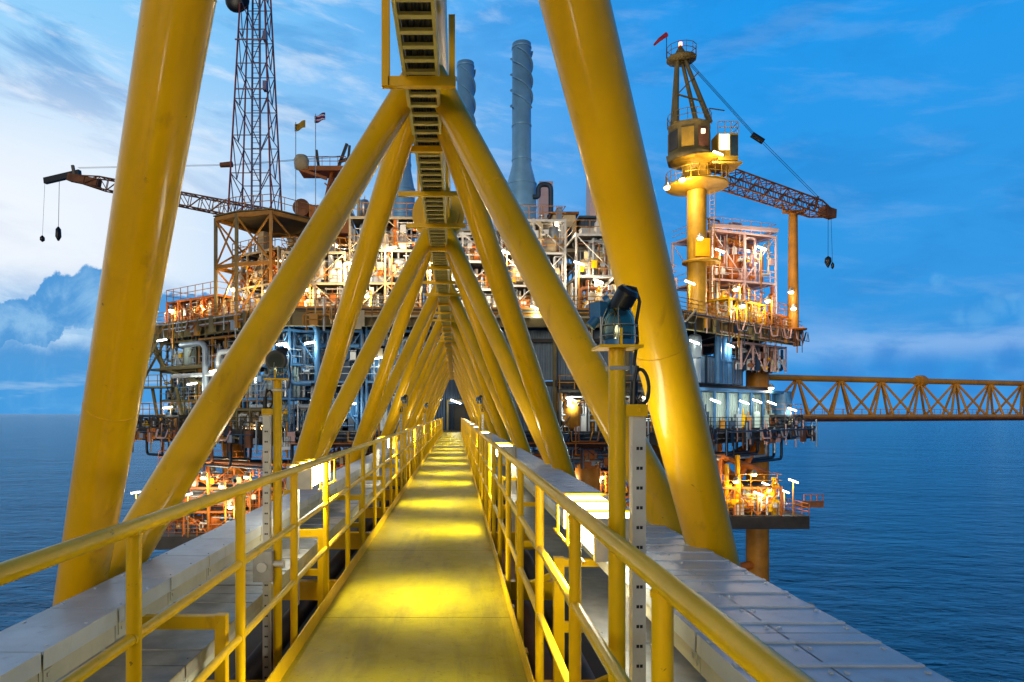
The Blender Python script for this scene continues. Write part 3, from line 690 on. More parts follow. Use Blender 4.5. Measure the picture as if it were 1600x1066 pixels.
def module(label, loc, rz, w_, d_, h_, levels, cols, fm, pm, npipe, seed, cat='process module', tanks=1, tank_mat=None, pr=(.06, .22), rails=None, deckm=None):
    t = thing('process_module', loc, label, cat, None, rz, world=False); rn = random.Random(seed)
    zs = frame(t, w_, d_, h_, levels, cols, fm)
    z0 = 0
    for z in zs:
        MB().bb(.12, w_ - .12, .12, d_ - .12, z - .06, z - .01).build('grating', deckm or DARK, t)
        lh = h_ / levels - .3
        sub = bpy.data.objects.new('equipment_tier', None); 
        for i in range(npipe // levels): pass
        bpy.data.objects.remove(sub)
        k = len([o for o in t.children])
        pipes_at(t, rn, w_, d_, z0, lh, npipe // levels, pm, pr)
        for q in range(tanks):
            r_ = rn.uniform(.35, .2 * lh + .35)
            if rn.random() < .5 and w_ > 4: 
                x0 = rn.uniform(.6, w_ * .4); vessel_h(t, x0, x0 + rn.uniform(1.5, w_ * .5), rn.uniform(.8, max(.9, d_ * .5)), z0 + r_ * 1.5 + .1, r_, tank_mat or rn.choice(pm))
            else: vessel_v(t, rn.uniform(.7, w_ - .7), rn.uniform(.6, max(.7, d_ * .4)), z0 + .3, z0 + lh * rn.uniform(.6, .95), min(r_, .8), tank_mat or rn.choice(pm))
        for q in range(2):
            x = rn.uniform(.2, w_ - 1.2); MB().bb(x, x + rn.uniform(.5, 1.1), -.02 + .2, .9, z0 + .01, z0 + rn.uniform(.8, 1.8)).bb(x + .08, x + .4, .16, .2, z0 + .3, z0 + .75).build('cabinet', rn.choice(pm + [CREAM, NAVY]), t)
        if z < h_ + 1: handrail(t, w_, d_, z, rails or OCH)
        z0 = z
    if h_ >= 5 and loc[2] == ZM:
        for q in range(int(w_ * .9)):
            x, y, k = rn.uniform(.4, w_ - .4), rn.uniform(.4, d_ * .7), rn.random(); hh = rn.uniform(.6, 2.4)
            if k < .35: MB().tube((x, y, h_), (x, y, h_ + hh), rn.uniform(.08, .2), 8).tube((x, y, h_ + hh), (x, y, h_ + hh + .12), .26, 8).build('vent', rn.choice(pm), t)
            elif k < .6: L = rn.uniform(.5, 1.5); MB().bb(x, min(x + L, w_), y, y + 1.0, h_, h_ + hh * .7).bb(x - .05, min(x + L, w_) + .05, y - .05, y + 1.05, h_ + hh * .7, h_ + hh * .7 + .08).build('cabinet', rn.choice(pm + [CREAM, STACK]), t)
            elif k < .8: vessel_v(t, x, y, h_ + .35, h_ + .9 + hh * .6, rn.uniform(.25, .5), rn.choice(pm))
            else: MB().pipe([(x, y, h_), (x, y, h_ + hh), (min(x + 1.2, w_), y, h_ + hh), (min(x + 1.2, w_), y, h_)], .1, 8).build('vent', rn.choice(pm), t)
    return t
def pipes_at(t, rn, w_, d_, z0, lh, n, pm, pr):
    before = set(t.children)
    have = sum(1 for o in t.children if o.name.startswith('pipe'))
    pipes(t, rn, w_, d_ * .6, lh, max(0, min(int(n * 1.9), 96 - have)), pm, pr[0] * .7, pr[1] * .72, .1)
    for q in range(int(w_ * 2.2)):
        x, z = rn.uniform(.1, w_ - .1), rn.uniform(.2, lh - .1); y = rn.uniform(-.1, .35); L = rn.uniform(.5, 2.2); kk = rn.random()
        if kk < .5: q_ = (x, y, min(z + L, lh))
        else: q_ = (min(x + L, w_), y, z)
        if (Vector(q_) - V(x, y, z)).length > .2: MB().tube((x, y, z), q_, rn.uniform(.025, .05), 6).build('conduit', rn.choice(pm + [WHITEP, GREYP]), t)
    for q in range(int(w_ * .8)):
        x, z = rn.uniform(.1, w_ - .5), rn.uniform(.2, max(.3, lh - .8)); MB().bb(x, x + rn.uniform(.2, .5), -.08, .1, z, z + rn.uniform(.3, .7)).build('panel_box', rn.choice(pm + [WHITEP, CREAM, YEL]), t)
    for q in range(int(w_ * 1.4)):
        b = MB(); valve(b, (rn.uniform(.4, w_ - .4), rn.uniform(-.05, .5), rn.uniform(.3, max(.4, lh - .7))), rn.uniform(.05, .11)); b.build('valve', rn.choice(pm + [YEL, ORA, CREAM]), t)
    for o in t.children:
        if o not in before: o.location.z += z0

# ------------------------------------------------------------------ modules on the main deck (warm lit pipework)
WP = [WHITEP, WHITEP, CREAM, STEELP, GREYP, WHITEP, ORA]
module('low cream pipe module under the diagonal tube beside the tower base', (-14.5, 57.0, ZM), AC, 5.2, 5, 5.2, 2, 3, CREAM, WP, 34, 11, tanks=2)
module('tallest cluttered pipe module at the foot of the blue grey duct left of the walkway', (-9.0, 58.0, ZM), AC, 6.0, 6, 8.4, 3, 3, CREAM, WP, 54, 12, tanks=2)
module('cream pipe module straight above the far end of the walkway', (-2.2, 58.6, ZM), AC, 5.6, 6, 7.2, 3, 3, WHITEP, WP, 48, 13, tanks=2)
module('white pipe module below the tall stack with the ringed top', (4.0, 59.5, ZM), AC, 5.6, 6, 8.6, 3, 3, WHITEP, WP, 50, 14, tanks=2)
module('open white framed module holding a cream tank beside the dark blue box', (10.4, 59.0, ZM), AC, 7.0, 5.5, 7.2, 2, 3, WHITEP, [WHITEP, STEELP, GREYP, CREAM, RUST], 36, 15, tanks=2, tank_mat=CREAM)
module('low dark module seen between the thick tube and the crane column', (17.0, 60.5, ZM), AR, 4.6, 4, 4.2, 2, 3, PINK, [PINK, WHITEP, ORA], 26, 16)
module('low orange lit row of valves at the deck end beyond the tower', (-28.0, 66.2, ZM), AL, 8.0, 3, 2.4, 1, 5, ORA, [ORA, CREAM, RUST, WHITEP], 26, 17, tanks=2)
module('orange lit pipe module inside the tower base frame', (-20.4, 62.5, ZM), AL, 6.4, 4, 6.0, 2, 4, CREAM, [WHITEP, CREAM, ORA, CREAM, STEELP], 42, 18, tanks=2)
module('rear pipe module rising behind the crane with the long boom over the sea', (-12.5, 72.0, ZM), 0, 12, 6, 9.5, 3, 5, CREAM, WP, 50, 19, tanks=2)
module('rear pipe module between the two blue stacks', (0.5, 70.0, ZM), 0, 12, 6, 10.5, 3, 5, CREAM, WP, 50, 20, tanks=2)
module('rear grey module behind the open white frame', (13.0, 70.0, ZM), 0, 8, 6, 9.0, 3, 4, GREYP, [GREYP, WHITEP, STEELP, NAVY], 36, 21)
# pink lattice module
t = module('tall open pale pink frame tower with orange equipment beside the crane column', (24.9, 66.3, ZM), AR * .5, 8.0, 6.0, 9.6, 2, 3, PINKW, [PINK, RUST, PINKW, WHITEP, ORA], 26, 22, tanks=3, tank_mat=ORA, rails=PINKW, deckm=PINK)
MB().bar((2.4, .6, 8.7), (7.9, 2.6, 8.9), .3, .5).build('hoist_beam', OCH, t)
MB().bar((-.1, -.1, 9.8), (8.1, -.1, 10.1), .3, .35).bar((8.1, -.1, 10.1), (8.3, 6, 9.8), .3, .35).build('roof_beam', PINKW, t)
module('yellow lit equipment skid at the deck edge under the pink frame', (24.8, 61.9, ZM), AR, 7.0, 2.4, 2.2, 1, 6, RAILY, [YEL, WHITEP, ORA, CREAM], 24, 23, tanks=2)
module('small orange equipment skid at the foot of the boom rest post', (30.6, 67.0, ZM), AR, 4.5, 2, 1.6, 1, 4, ORA, [ORA, RUST, PINK], 14, 24)

# dark blue box, yellow house, pink intake towers
t = thing('equipment_house', (15.4, 66, ZM), 'dark navy panelled box high on the white framework behind the thick tube', 'equipment house')
b = corrugated(MB(), 11.9, 16.4, 64.5, 15.9, 18.4); b.bb(11.9, 16.4, 64.6, 69, 15.9, 18.4).build('wall', NAVY, t)
MB().bb(11.6, 16.7, 64.2, 69.2, 18.41, 18.6).build('roof', NAVY, t); MB().bb(11.6, 16.8, 64.0, 69.3, 15.5, 15.89).build('base_frame', GREYP, t)
t = thing('equipment_house', (10, 67, ZM), 'small warm yellow house with a flat brown roof beside the blue box', 'equipment house')
MB().bb(9.4, 11.6, 66, 69, 15.6, 19.2).build('wall', CREAM, t); MB().bb(9.2, 11.9, 65.8, 69.2, 19.21, 19.45).build('roof', RUST, t)
MB().bb(9.9, 10.3, 65.95, 65.99, 16.6, 18).build('window', GLASS, t); MB().bb(10.8, 11.2, 65.95, 65.99, 16.6, 18).build('window', GLASS, t)
for lab, x0, x1, z0, z1, y in (('pale pink tall box chimney just behind the main stack', 9.8, 11.4, 17, 27.2, 80), ('pale pink tall box chimney partly behind the thick tube', 15.5, 17.4, 17, 28.2, 79)):
    t = thing('intake_tower', (x0, y, ZM), lab, 'intake tower'); b = MB().bb(x0, x1, y, y + 2.2, ZM, z1)
    b.build('wall', PINKW, t); b = MB()
    for z in range(int(z0), int(z1)): b.bb(x0 - .04, x1 + .04, y - .04, y - .002, z + .5, z + .56)
    b.build('ribs', PINKW, t)

# ------------------------------------------------------------------ exhaust stacks
def stack(lab, x, y, ztop, r, zc0, zc1, rl, strake):
    t = thing('exhaust_stack', (x, y, ZM), lab, 'exhaust stack')
    MB().lathe([(rl, ZM), (rl, zc0), (r, zc1), (r, ztop), (r * .93, ztop), (r * .93, ztop - .3)], (x, y, 0), 28).build('shell', STACK, t)
    for z in (zc1 + .4, zc1 + 4, zc0, zc0 - 2.4, ztop - .5):
        rr = (r if z > zc1 else rl) + .05; MB().tube((x, y, z), (x, y, z + .14), rr, 28).build('band', STACK, t)
    if strake:
        for k in range(3):
            vs = []; fs = []; n = 48
            for i in range(n + 1):
                a = 2 * math.pi * (i / n * 1.25 + k / 3); z = ztop - .8 - strake * i / n
                for rr, dz in ((r - .02, 0), (r + .22, 0), (r + .22, .10), (r - .02, .10)): vs.append((x + rr * math.cos(a), y + rr * math.sin(a), z + dz))
            for i in range(n):
                for j in range(4): fs.append((4 * i + j, 4 * i + (j + 1) % 4, 4 * i + 4 + (j + 1) % 4, 4 * i + 4 + j))
            MB().add(vs, fs).build('strake', STACK, t)
    return t
stack('tall blue grey exhaust stack with spiral fins and cone shoulder, clear of the tubes', 6.95, 72, 38.9, 1.0, 24.0, 26.2, 1.55, 6.2)
stack('blue grey exhaust stack with spiral fins close behind the top tube of the bridge', 1.15, 80, 41.0, 1.0, 24, 27, 1.4, 8)
stack('short blue grey duct with a narrow neck seen between bridge diagonals', -5.1, 66, 26.8, .78, 21.5, 23.5, 1.15, 0)
t = thing('vent_pipe', (9.6, 71, ZM), 'dark blue inverted U pipe beside the main stack', 'pipe')
MB().pipe([(8.0, 71, 22.5), (8.6, 71, 22.5), (8.6, 71, 23.8), (9.9, 71, 23.8), (9.9, 71, 17)], .26, 12, .7).build('duct', NAVY, t)
MB().tube((9.9, 71, 20.4), (9.9, 71, 20.6), .4, 12).bb(9.0, 10.4, 70.3, 71.6, 17.8, 18.3).build('flange', NAVY, t)
MB().pipe([(9.9, 71, 17), (9.9, 71, ZM)], .2, 8).build('riser', NAVY, t)

# ------------------------------------------------------------------ lattice helpers
def lattice4(b, P0, P1, P2, P3, Q0, Q1, Q2, Q3, n, rl, rb):
    A = [Vector(p) for p in (P0, P1, P2, P3)]; B = [Vector(p) for p in (Q0, Q1, Q2, Q3)]
    for k in range(n):
        for i in range(4):
            j = (i + 1) % 4; a0, a1 = A[i].lerp(B[i], k / n), A[i].lerp(B[i], (k + 1) / n); c0, c1 = A[j].lerp(B[j], k / n), A[j].lerp(B[j], (k + 1) / n)
            b.tube(a0, c1 if k % 2 else c1, rb, 5, caps=False) if (k + i) % 2 == 0 else b.tube(c0, a1, rb, 5, caps=False)
            b.tube(a1, c1, rb, 5, caps=False)
    return b
# antenna tower
tx, ty = -18.6, 63.6
t = thing('antenna_tower', (tx, ty, 18), 'tall slim red and grey lattice antenna tower with a dark dish, on the ochre frame', 'tower')
h0, h1, z0, z1 = 1.95, 0.62, 18.2, 50.0
crn = [(-1, -1), (1, -1), (1, 1), (-1, 1)]
P = [(tx + a * h0, ty + b_ * h0, z0) for a, b_ in crn]; Q = [(tx + a * h1, ty + b_ * h1, z1) for a, b_ in crn]
for p, q in zip(P, Q): MB().tube(p, q, .085, 8).build('leg', TOWRED, t)
b = MB()
A = [Vector(p) for p in P]; B = [Vector(q) for q in Q]; n = 11; ks = [1 - (1 - i / n) ** 1.25 for i in range(n + 1)]
for k in range(n):
    for i in range(4):
        j = (i + 1) % 4; a0, a1 = A[i].lerp(B[i], ks[k]), A[i].lerp(B[i], ks[k + 1]); c0, c1 = A[j].lerp(B[j], ks[k]), A[j].lerp(B[j], ks[k + 1])
        m0 = (a0 + c0) / 2
        b.tube(a1, m0, .05, 5, caps=False).tube(c1, m0, .05, 5, caps=False).tube(a1, c1, .045, 5, caps=False)
b.build('lattice', TOWER, t)
b = MB()
for x in (-.42, .42): b.tube((tx + x, ty, z0), (tx + x * .6, ty, z1), .10, 6)
z = z0
while z < z1: b.tube((tx - .35, ty, z), (tx + .35, ty, z), .03, 5, caps=False); z += .5
b.tube((tx + .5, ty - .2, z0), (tx + .42, ty - .2, z1), .05, 5)
b.build('ladder', TOWER, t)
MB().lathe([(.02, -.35), (.5, -.3), (.9, -.12), (1.1, .05), (1.12, .2), (1.08, .2), (.85, 0), (.02, -.2)], (tx - 1.5, ty - .9, 38.0), 20, 'y').build('dish', BLACK, t)
MB().bar((tx - 1.5, ty - .5, 38.0), (tx - .9, ty - .4, 38.0), .15).bar((tx - .9, ty - 1.6, 37.2), (tx - .9, ty - 1.6, 38.6), .2).build('dish_arm', BLACK, t)
for z in (29.5, 34.0): MB().bb(tx - 1.5, tx + 1.5, ty - 1.5, ty - 1.4, z, z + .1).bb(tx + 1.2, tx + 1.5, ty - 2.1, ty - 1.5, z - .3, z + .5).build('platform', TOWER, t)
# its base frame
t = thing('tower_base_frame', (-20, 60, ZM), 'braced ochre steel frame that carries the antenna tower', 'steel frame')
bx = [-21.4, -19.0, -15.6, -12.6]; b = None
for x, y in ((-21.3, 60.6), (-19.0, 59.2), (-18.4, 66.2), (-15.3, 66.2), (-15.8, 58.4), (-12.4, 62)):
    MB().bb(x - .13, x + .13, y - .13, y + .13, ZM, 17.3).build('column', OLIVE if x < -18.6 else OCH, t)
b = MB(); pts = [(-21.3, 60.6), (-19.0, 59.2), (-15.8, 58.4), (-12.4, 62), (-15.3, 66.2), (-18.4, 66.2)]
for z in (12.9, 17.2):
    for i in range(6): b.bar((*pts[i], z), (*pts[(i + 1) % 6], z), .2, .34)
for i in range(6):
    p, q = pts[i], pts[(i + 1) % 6]; b.tube((*p, ZM), (*q, 12.8), .09, 6).tube((*p, 17.1), (*q, 13), .09, 6).tube((*q, 17.1), (*p, 13), .09, 6)
b.build('bracing', OCH, t)
MB().prism([(-21.5, 60.5), (-19, 59.0), (-15.7, 58.2), (-12.2, 62), (-15.2, 66.4), (-18.5, 66.4)], 17.42, 17.52).build('top_platform', OLIVE, t)
b = MB(); pts = [(-21.5, 60.5), (-19, 59.0), (-15.7, 58.2), (-12.2, 62)]
for i in range(3):
    p, q = Vector((*pts[i], 17.6)), Vector((*pts[i + 1], 17.6))
    for h in (.55, 1.1): b.bar(p + V(0, 0, h), q + V(0, 0, h), .05)
    for k in range(5): c = p.lerp(q, k / 4); b.bar(c, c + V(0, 0, 1.1), .05)
b.build('guard_rail', OCH, t)

# ------------------------------------------------------------------ cranes
def boom(t, p, q, hw, hh, n, m, tip=1.5):
    p, q = Vector(p), Vector(q); d = (q - p).normalized(); sd = Vector((-d.y, d.x, 0)).normalized() if abs(d.z) < .99 else V(1, 0, 0); up = d.cross(sd) * -1
    if up.z < 0: up = -up
    a = p + d * (q - p).length * .14; e = p + d * (q - p).length * .86
    def sect(c, s): return [c + sd * (x * hw * s) + up * (y * hh * s) for x, y in ((-1, -1), (1, -1), (1, 1), (-1, 1))]
    S = [sect(p, .45), sect(a, 1), sect(e, .9), sect(q, .35)]
    for i in range(4):
        MB().sweep([S[k][i] for k in range(4)], .085, 6).build('chord', m, t)
    b = MB(); lattice4(b, *S[0], *S[1], 2, 0, .05); lattice4(b, *S[1], *S[2], n, 0, .05); lattice4(b, *S[2], *S[3], 2, 0, .05)
    b.build('lattice', m, t)
    MB().bar(q - d * tip, q + d * .3, hw * 1.1, hh * 1.2).tube(q + sd * -.2 + d * .2, q + sd * .2 + d * .2, .35, 12).build('boom_tip', m, t)
    return q
# right crane
cx, cy = 21.9, 62.0
t = thing('pedestal_crane', (cx, cy, ZM), 'large ochre pedestal crane with a lit cab, its boom resting on a tall post', 'crane')
MB().tube((cx, cy, ZM), (cx, cy, 21.9), .86, 24).build('pedestal', CRY, t)
b = MB().bar((cx + 1.0, cy - .5, ZM), (cx + 1.0, cy - .5, 20), .05).bar((cx + 1.4, cy - .5, ZM), (cx + 1.4, cy - .5, 20), .05); z = ZM
while z < 20: b.bar((cx + 1.0, cy - .5, z), (cx + 1.4, cy - .5, z), .04); z += .4
b.build('ladder', CRY, t)
MB().lathe([(1.0, 20.15), (2.5, 20.48), (2.75, 20.52), (2.75, 20.68), (1.0, 20.7)], (cx, cy, 0), 20).build('ring_platform', CRY, t)
b = MB()
for h in (.55, 1.1): b.sweep([(cx + 2.7 * math.cos(a), cy + 2.7 * math.sin(a), 20.7 + h) for a in [i * math.pi / 12 for i in range(24)]], .03, 5, True)
for i in range(24): a = i * math.pi / 12; b.bar((cx + 2.7 * math.cos(a), cy + 2.7 * math.sin(a), 20.7), (cx + 2.7 * math.cos(a), cy + 2.7 * math.sin(a), 21.8), .05)
b.build('guard_rail', CRY, t)
MB().lathe([(1.2, 13.6), (1.7, 13.62), (1.7, 13.8), (1.0, 13.82)], (cx + .4, cy, 0), 12).build('service_platform', CRY, t)
MB().bb(cx - .55, cx + .75, cy - 1.25, cy - .96, 14.0, 15.6).build('control_box', YEL, t)
MB().lathe([(1.0, 21.3), (1.25, 21.6), (1.25, 22.5), (1.9, 22.6), (2.3, 22.8)], (cx, cy, 0), 20).build('slew_ring', CRY, t)
hx = cx - .7
MB().lathe([(2.0, 22.8), (2.1, 23.3), (1.9, 23.35), (1.9, 25.8), (1.95, 25.85), (1.95, 26)], (hx, cy, 0), 8).build('machine_house', OLIVE, t)
for i in range(8):
    a = (i + .5) * math.pi / 4; MB().box((hx + 1.76 * math.cos(a), cy + 1.76 * math.sin(a), 24.5), (.10, 1.05, 1.7), a).build('panel', (RUST, DARK, CRY)[i % 3], t)
MB().bb(hx + .45, hx + .8, cy - 1.86, cy - 1.76, 24.7, 25.1).build('window', WIN, t)
b = MB()
for h in (.5, 1.0): b.sweep([(hx + 1.9 * math.cos(a), cy + 1.9 * math.sin(a), 26 + h) for a in [i * math.pi / 8 for i in range(16)]], .03, 5, True)
for i in range(16): a = i * math.pi / 8; b.bar((hx + 1.9 * math.cos(a), cy + 1.9 * math.sin(a), 26), (hx + 1.9 * math.cos(a), cy + 1.9 * math.sin(a), 27), .04)
b.build('guard_rail', OLIVE, t)
tp = Vector((20.4, cy, 32.1))
for x, y in ((-1.5, -.95), (1.55, -.95), (1.2, 1.0), (-1.2, 1.0)): MB().tube((hx + x, cy + y, 26), (tp.x + x * .22, tp.y + y * .25, 32), .25, 8, .17).build('mast_leg', OLIVE, t)
b = MB().bar((hx - 1.3, cy - .95, 28.5), (hx + 1.0, cy - .9, 27.9), .12).bar((hx - 1.3, cy - .95, 28.6), (hx + .6, cy - .8, 30.6), .1).bar((hx + 1.5, cy - .9, 27.3), (hx + 3.2, cy, 26.5 + 1.0), .08).build('mast_brace', OLIVE, t)
MB().lathe([(.5, 31.9), (1.3, 32.05), (1.35, 32.2), (.5, 32.22)], (tp.x + .1, tp.y, 0), 12).lathe([(.42, 32.2), (.42, 32.8), (.2, 33.2), (.1, 33.4)], (tp.x, tp.y, 0), 12).build('mast_head', OLIVE, t)
b = MB()
for h in (.5, 1.0): b.sweep([(tp.x + .1 + 1.3 * math.cos(a), tp.y + 1.3 * math.sin(a), 32.2 + h) for a in [i * math.pi / 6 for i in range(12)]], .03, 5, True)
for i in range(12): a = i * math.pi / 6; b.bar((tp.x + .1 + 1.3 * math.cos(a), tp.y + 1.3 * math.sin(a), 32.2), (tp.x + .1 + 1.3 * math.cos(a), tp.y + 1.3 * math.sin(a), 33.2), .04)
b.build('guard_rail', OLIVE, t)
MB().tube((tp.x, tp.y, 33.4), (tp.x, tp.y, 33.65), .16, 12).build('beacon', REDL, t)
cab = MB().bb(23.2, 25.0, 60.4, 62.0, 22.4, 24.8).build('cab', CRY, t)
MB().bb(23.3, 24.2, 60.34, 60.39, 23.3, 24.7).build('window', WIN, cab); MB().bb(24.3, 24.95, 60.34, 60.39, 22.8, 24.6).build('window', GLASS, cab); MB().bb(25.01, 25.06, 60.6, 61.8, 22.9, 24.6).build('window', GLASS, cab)
b = MB()
for h in (.5, 1.0): b.bar((23.2, 60.4, 24.8 + h), (25, 60.4, 24.8 + h), .05).bar((25, 60.4, 24.8 + h), (25, 62, 24.8 + h), .05)
for x in (23.2, 23.8, 24.4, 25.0): b.bar((x, 60.4, 24.8), (x, 60.4, 25.8), .05)
b.build('guard_rail', CRY, t)
MB().bb(22.6, 25.3, 60.2, 62.4, 22.05, 22.25).build('cab_platform', CRY, t)
foot = Vector((23.2, cy + .3, 21.9)); tip = Vector((38.6, 70.2, 20.5))
boom(t, foot, tip, .75, .75, 12, RUST)
blk = at(1183, 215, 66)
b = MB()
for o in (-.18, 0, .18): b.tube((tp.x + .4, tp.y + o, 32.3), (blk.x - .3, blk.y + o, blk.z + .3), .022, 5)
for o in (-.15, .15): b.tube(blk + V(.4, o, -.3), tip + V(-1.6, o - .4, 1.6), .022, 5)
b.build('pendant_wire', BLACK, t)
MB().tube(blk + V(-.5, 0, .3), blk + V(.6, 0, -.4), .28, 10).build('sheave_block', BLACK, t)
MB().bar(tip + V(-1.8, -.3, .4), tip + V(-1.5, -.3, 1.7), .2).build('tip_bracket', RUST, t)
MB().tube(tip + V(-.3, 0, -.3), at(1294, 405, 70), .025, 5).tube(tip + V(0, 0, -.3), at(1301, 414, 70), .02, 5).build('hoist_wire', BLACK, t)
hp = at(1294, 408, 70); MB().lathe([(.05, .5), (.3, .3), (.34, -.1), (.15, -.5), (.05, -.7)], hp, 10).build('hook_block', BLACK, t)
hp = at(1301, 416, 70); MB().lathe([(.04, .4), (.16, .2), (.16, -.1), (.04, -.3)], hp, 8).build('hook_ball', BLACK, t)
# windsock on top of it
wp = at(1036, 95, cy)
t = thing('windsock', (tp.x - 1.25, tp.y, 32.2), 'dark red windsock on a thin pole above the crane mast', 'windsock')
MB().tube((tp.x - 1.25, tp.y, 32.2), (tp.x - 1.25, tp.y, 34.5), .035, 6).build('pole', BLACK, t)
MB().tube((tp.x - 1.25, tp.y, 34.4), (tp.x - 1.9, tp.y - .1, 33.9), .22, 12, .17).tube((tp.x - 1.9, tp.y - .1, 33.9), (tp.x - 2.4, tp.y - .1, 33.4), .17, 12, .1).build('sock', REDC, t)
# boom rest post
t = thing('boom_rest', (34.4, 69.0, ZM), 'tall tapering ochre post with a cradle under the crane boom', 'post')
MB().tube((34.4, 69.6, ZM), (34.4, 69.6, 20.4), .55, 18, .42).build('post', OCH, t)
MB().bar((33.3, 69.3, 20.5), (35.5, 69.9, 20.5), .5, .3).bar((33.4, 69.3, 20.6), (33.0, 69.2, 21.3), .2).bar((35.4, 69.9, 20.6), (35.7, 70.0, 21.0), .2).build('cradle', OCH, t)
MB().lathe([(.6, ZM + .02), (1.3, ZM + .05), (1.3, ZM + .2), (.6, ZM + .22)], (34.4, 69.6, 0), 10).build('collar', ORA, t)
# left crane
lx, ly = -13.6, 76.0
t = thing('pedestal_crane', (lx, ly, ZM), 'orange pedestal crane behind the antenna tower with its long boom out over the sea', 'crane')
MB().tube((lx, ly, ZM), (lx, ly, 19.5), 1.0, 20).build('pedestal', ORA, t)
MB().lathe([(1.0, 18.2), (2.4, 18.9), (2.4, 19.1), (1.0, 19.12)], (lx, ly, 0), 18).build('ring_platform', ORA, t)
MB().bb(lx - 2.3, lx + 2.0, ly - 2, ly + 2, 19.6, 22.6).bb(lx - 4.6, lx - 2.4, ly - 1.5, ly + .8, 19.4, 21.4).build('machine_house', ORA, t)
MB().tube((lx - 3.2, ly - 1.8, 22.4), (lx - 3.2, ly + 1, 22.4), .95, 16).build('winch_drum', RUST, t)
for x, y in ((-.9, -1), (1.6, -1), (1.6, 1), (-.9, 1)): MB().tube((lx + x, ly + y, 22.6), (lx + .3 + x * .35, ly + y * .5, 27.0), .2, 8).build('mast_leg', ORA, t)
MB().bar((lx - .8, ly - 1, 25.3), (lx + 1.3, ly - 1, 23.4), .14).bar((lx + 1.3, ly - 1, 25.3), (lx - .8, ly - 1, 23.4), .14).build('mast_brace', ORA, t)
MB().bb(lx - 3.6, lx + 1.6, ly - 1.3, ly + 1.3, 26.6, 27.1).bar((lx - 3.4, ly - 1.2, 26.7), (lx - .5, ly - 1.2, 25.7), .3).build('mast_platform', ORA, t)
b = MB()
for h in (.5, 1.0): b.bar((lx - 3.6, ly - 1.3, 27.1 + h), (lx + 1.6, ly - 1.3, 27.1 + h), .06)
for k in range(7): b.bar((lx - 3.6 + k * .86, ly - 1.3, 27.1), (lx - 3.6 + k * .86, ly - 1.3, 28.1), .05)
b.build('guard_rail', ORA, t)
MB().bar((lx + .4, ly, 27), (lx + 1.5, ly, 30.0), .3).bar((lx + 1.5, ly, 27), (lx + 1.8, ly, 29.8), .25).bar((lx + .6, ly, 28), (lx + 1.9, ly, 28.4), .3).build('mast_head', BLACK, t)
MB().bar((lx - 1.6, ly, 27), (lx - 1.9, ly, 29.3), .28).build('jib_post', BLACK, t)
MB().lathe([(.1, -.9), (.75, -.7), (.85, .2), (.6, .7), (.1, .8)], (lx - 3.3, ly - 1.2, 27.5), 14).build('cab', CREAM, t)
tipL = at(112, 278, 82); footL = Vector((lx - 2.5, ly - 1.5, 20.6))
boom(t, footL, tipL, .75, .75, 16, RUST, 4.0)
jib = at(70, 283, 83); MB().bar(tipL + V(1.0, 0, .6), jib, .5, .7).bar(tipL + V(.3, 0, .4), tipL + V(.1, 0, 1.5), .3).build('fly_jib', BLACK, t)
bk = at(355, 258, 79)
b = MB()
for o in (-.15, .15): b.tube((lx + .8, ly + o, 28.6), bk + V(.6, o, 0), .025, 5).tube(bk + V(-.6, o, 0), tipL + V(.8, o, 1.2), .02, 5)
b.build('pendant_wire', BLACK, t); MB().tube(bk + V(-.8, 0, 0), bk + V(.6, 0, .1), .3, 8, .36).build('sheave_block', RUST, t)
MB().tube(tipL + V(-1.5, 0, -.2), at(91, 362, 82.5), .03, 5).tube(jib, at(66, 370, 83), .018, 5).build('hoist_wire', BLACK, t)
MB().lathe([(.08, .9), (.3, .6), (.34, -.3), (.1, -.8)], at(91, 366, 82.5), 10).build('hook_block', BLACK, t)
MB().lathe([(.05, .4), (.28, .15), (.28, -.2), (.05, -.4)], at(66, 373, 83), 8).build('hook_ball', BLACK, t)
# flags
def flag(px, py, lab, m, m2, wv):
    p = at(px, py, 70)
    t = thing('flag', (p.x, 70, ZM), lab, 'flag')
    MB().tube((p.x, 70, ZM), (p.x, 70, p.z + .6), .04, 6).build('pole', GALV, t)
    vs = []; fs = []; n = 8
    for i in range(n + 1):
        x = i / n
        for z in (0, 1): vs.append((p.x - .1 + x * (1.0 if wv > 0 else 1.1), 70 - .02 + .18 * math.sin(x * 6), p.z - .35 - x * .25 * wv + z * .75))
    vs2 = [(x, y + .02, z) for x, y, z in vs]; N = len(vs)
    for i in range(n): fs += [(2 * i, 2 * i + 2, 2 * i + 3, 2 * i + 1), (N + 2 * i + 1, N + 2 * i + 3, N + 2 * i + 2, N + 2 * i)]
    o = MB().add(vs + vs2, fs).build('cloth', m, t)
    return t, o, vs
flag(462, 200, 'small yellow flag flying above the crane platform', YELC, None, -1.5)
fm_ = bpy.data.materials.new('striped_cloth'); fm_.use_nodes = True; g = G(fm_.node_tree); ob = g.new('ShaderNodeTexCoord').outputs['Object']
s_ = g.new('ShaderNodeSeparateXYZ'); g.put(s_.inputs[0], ob)
band_ = g.m('FRACT', g.m('MULTIPLY', s_.outputs[2], 2.6)); cc = g.mix(g.m('GREATER_THAN', band_, .66), g.mix(g.m('GREATER_THAN', band_, .33), lin(170, 30, 50), lin(230, 230, 240)), lin(40, 40, 130))
g.put(fm_.node_tree.nodes['Principled BSDF'].inputs['Base Color'], cc)
flag(493, 187, 'small red white and blue flag on a thin pole near the yellow one', fm_, None, -1.2)

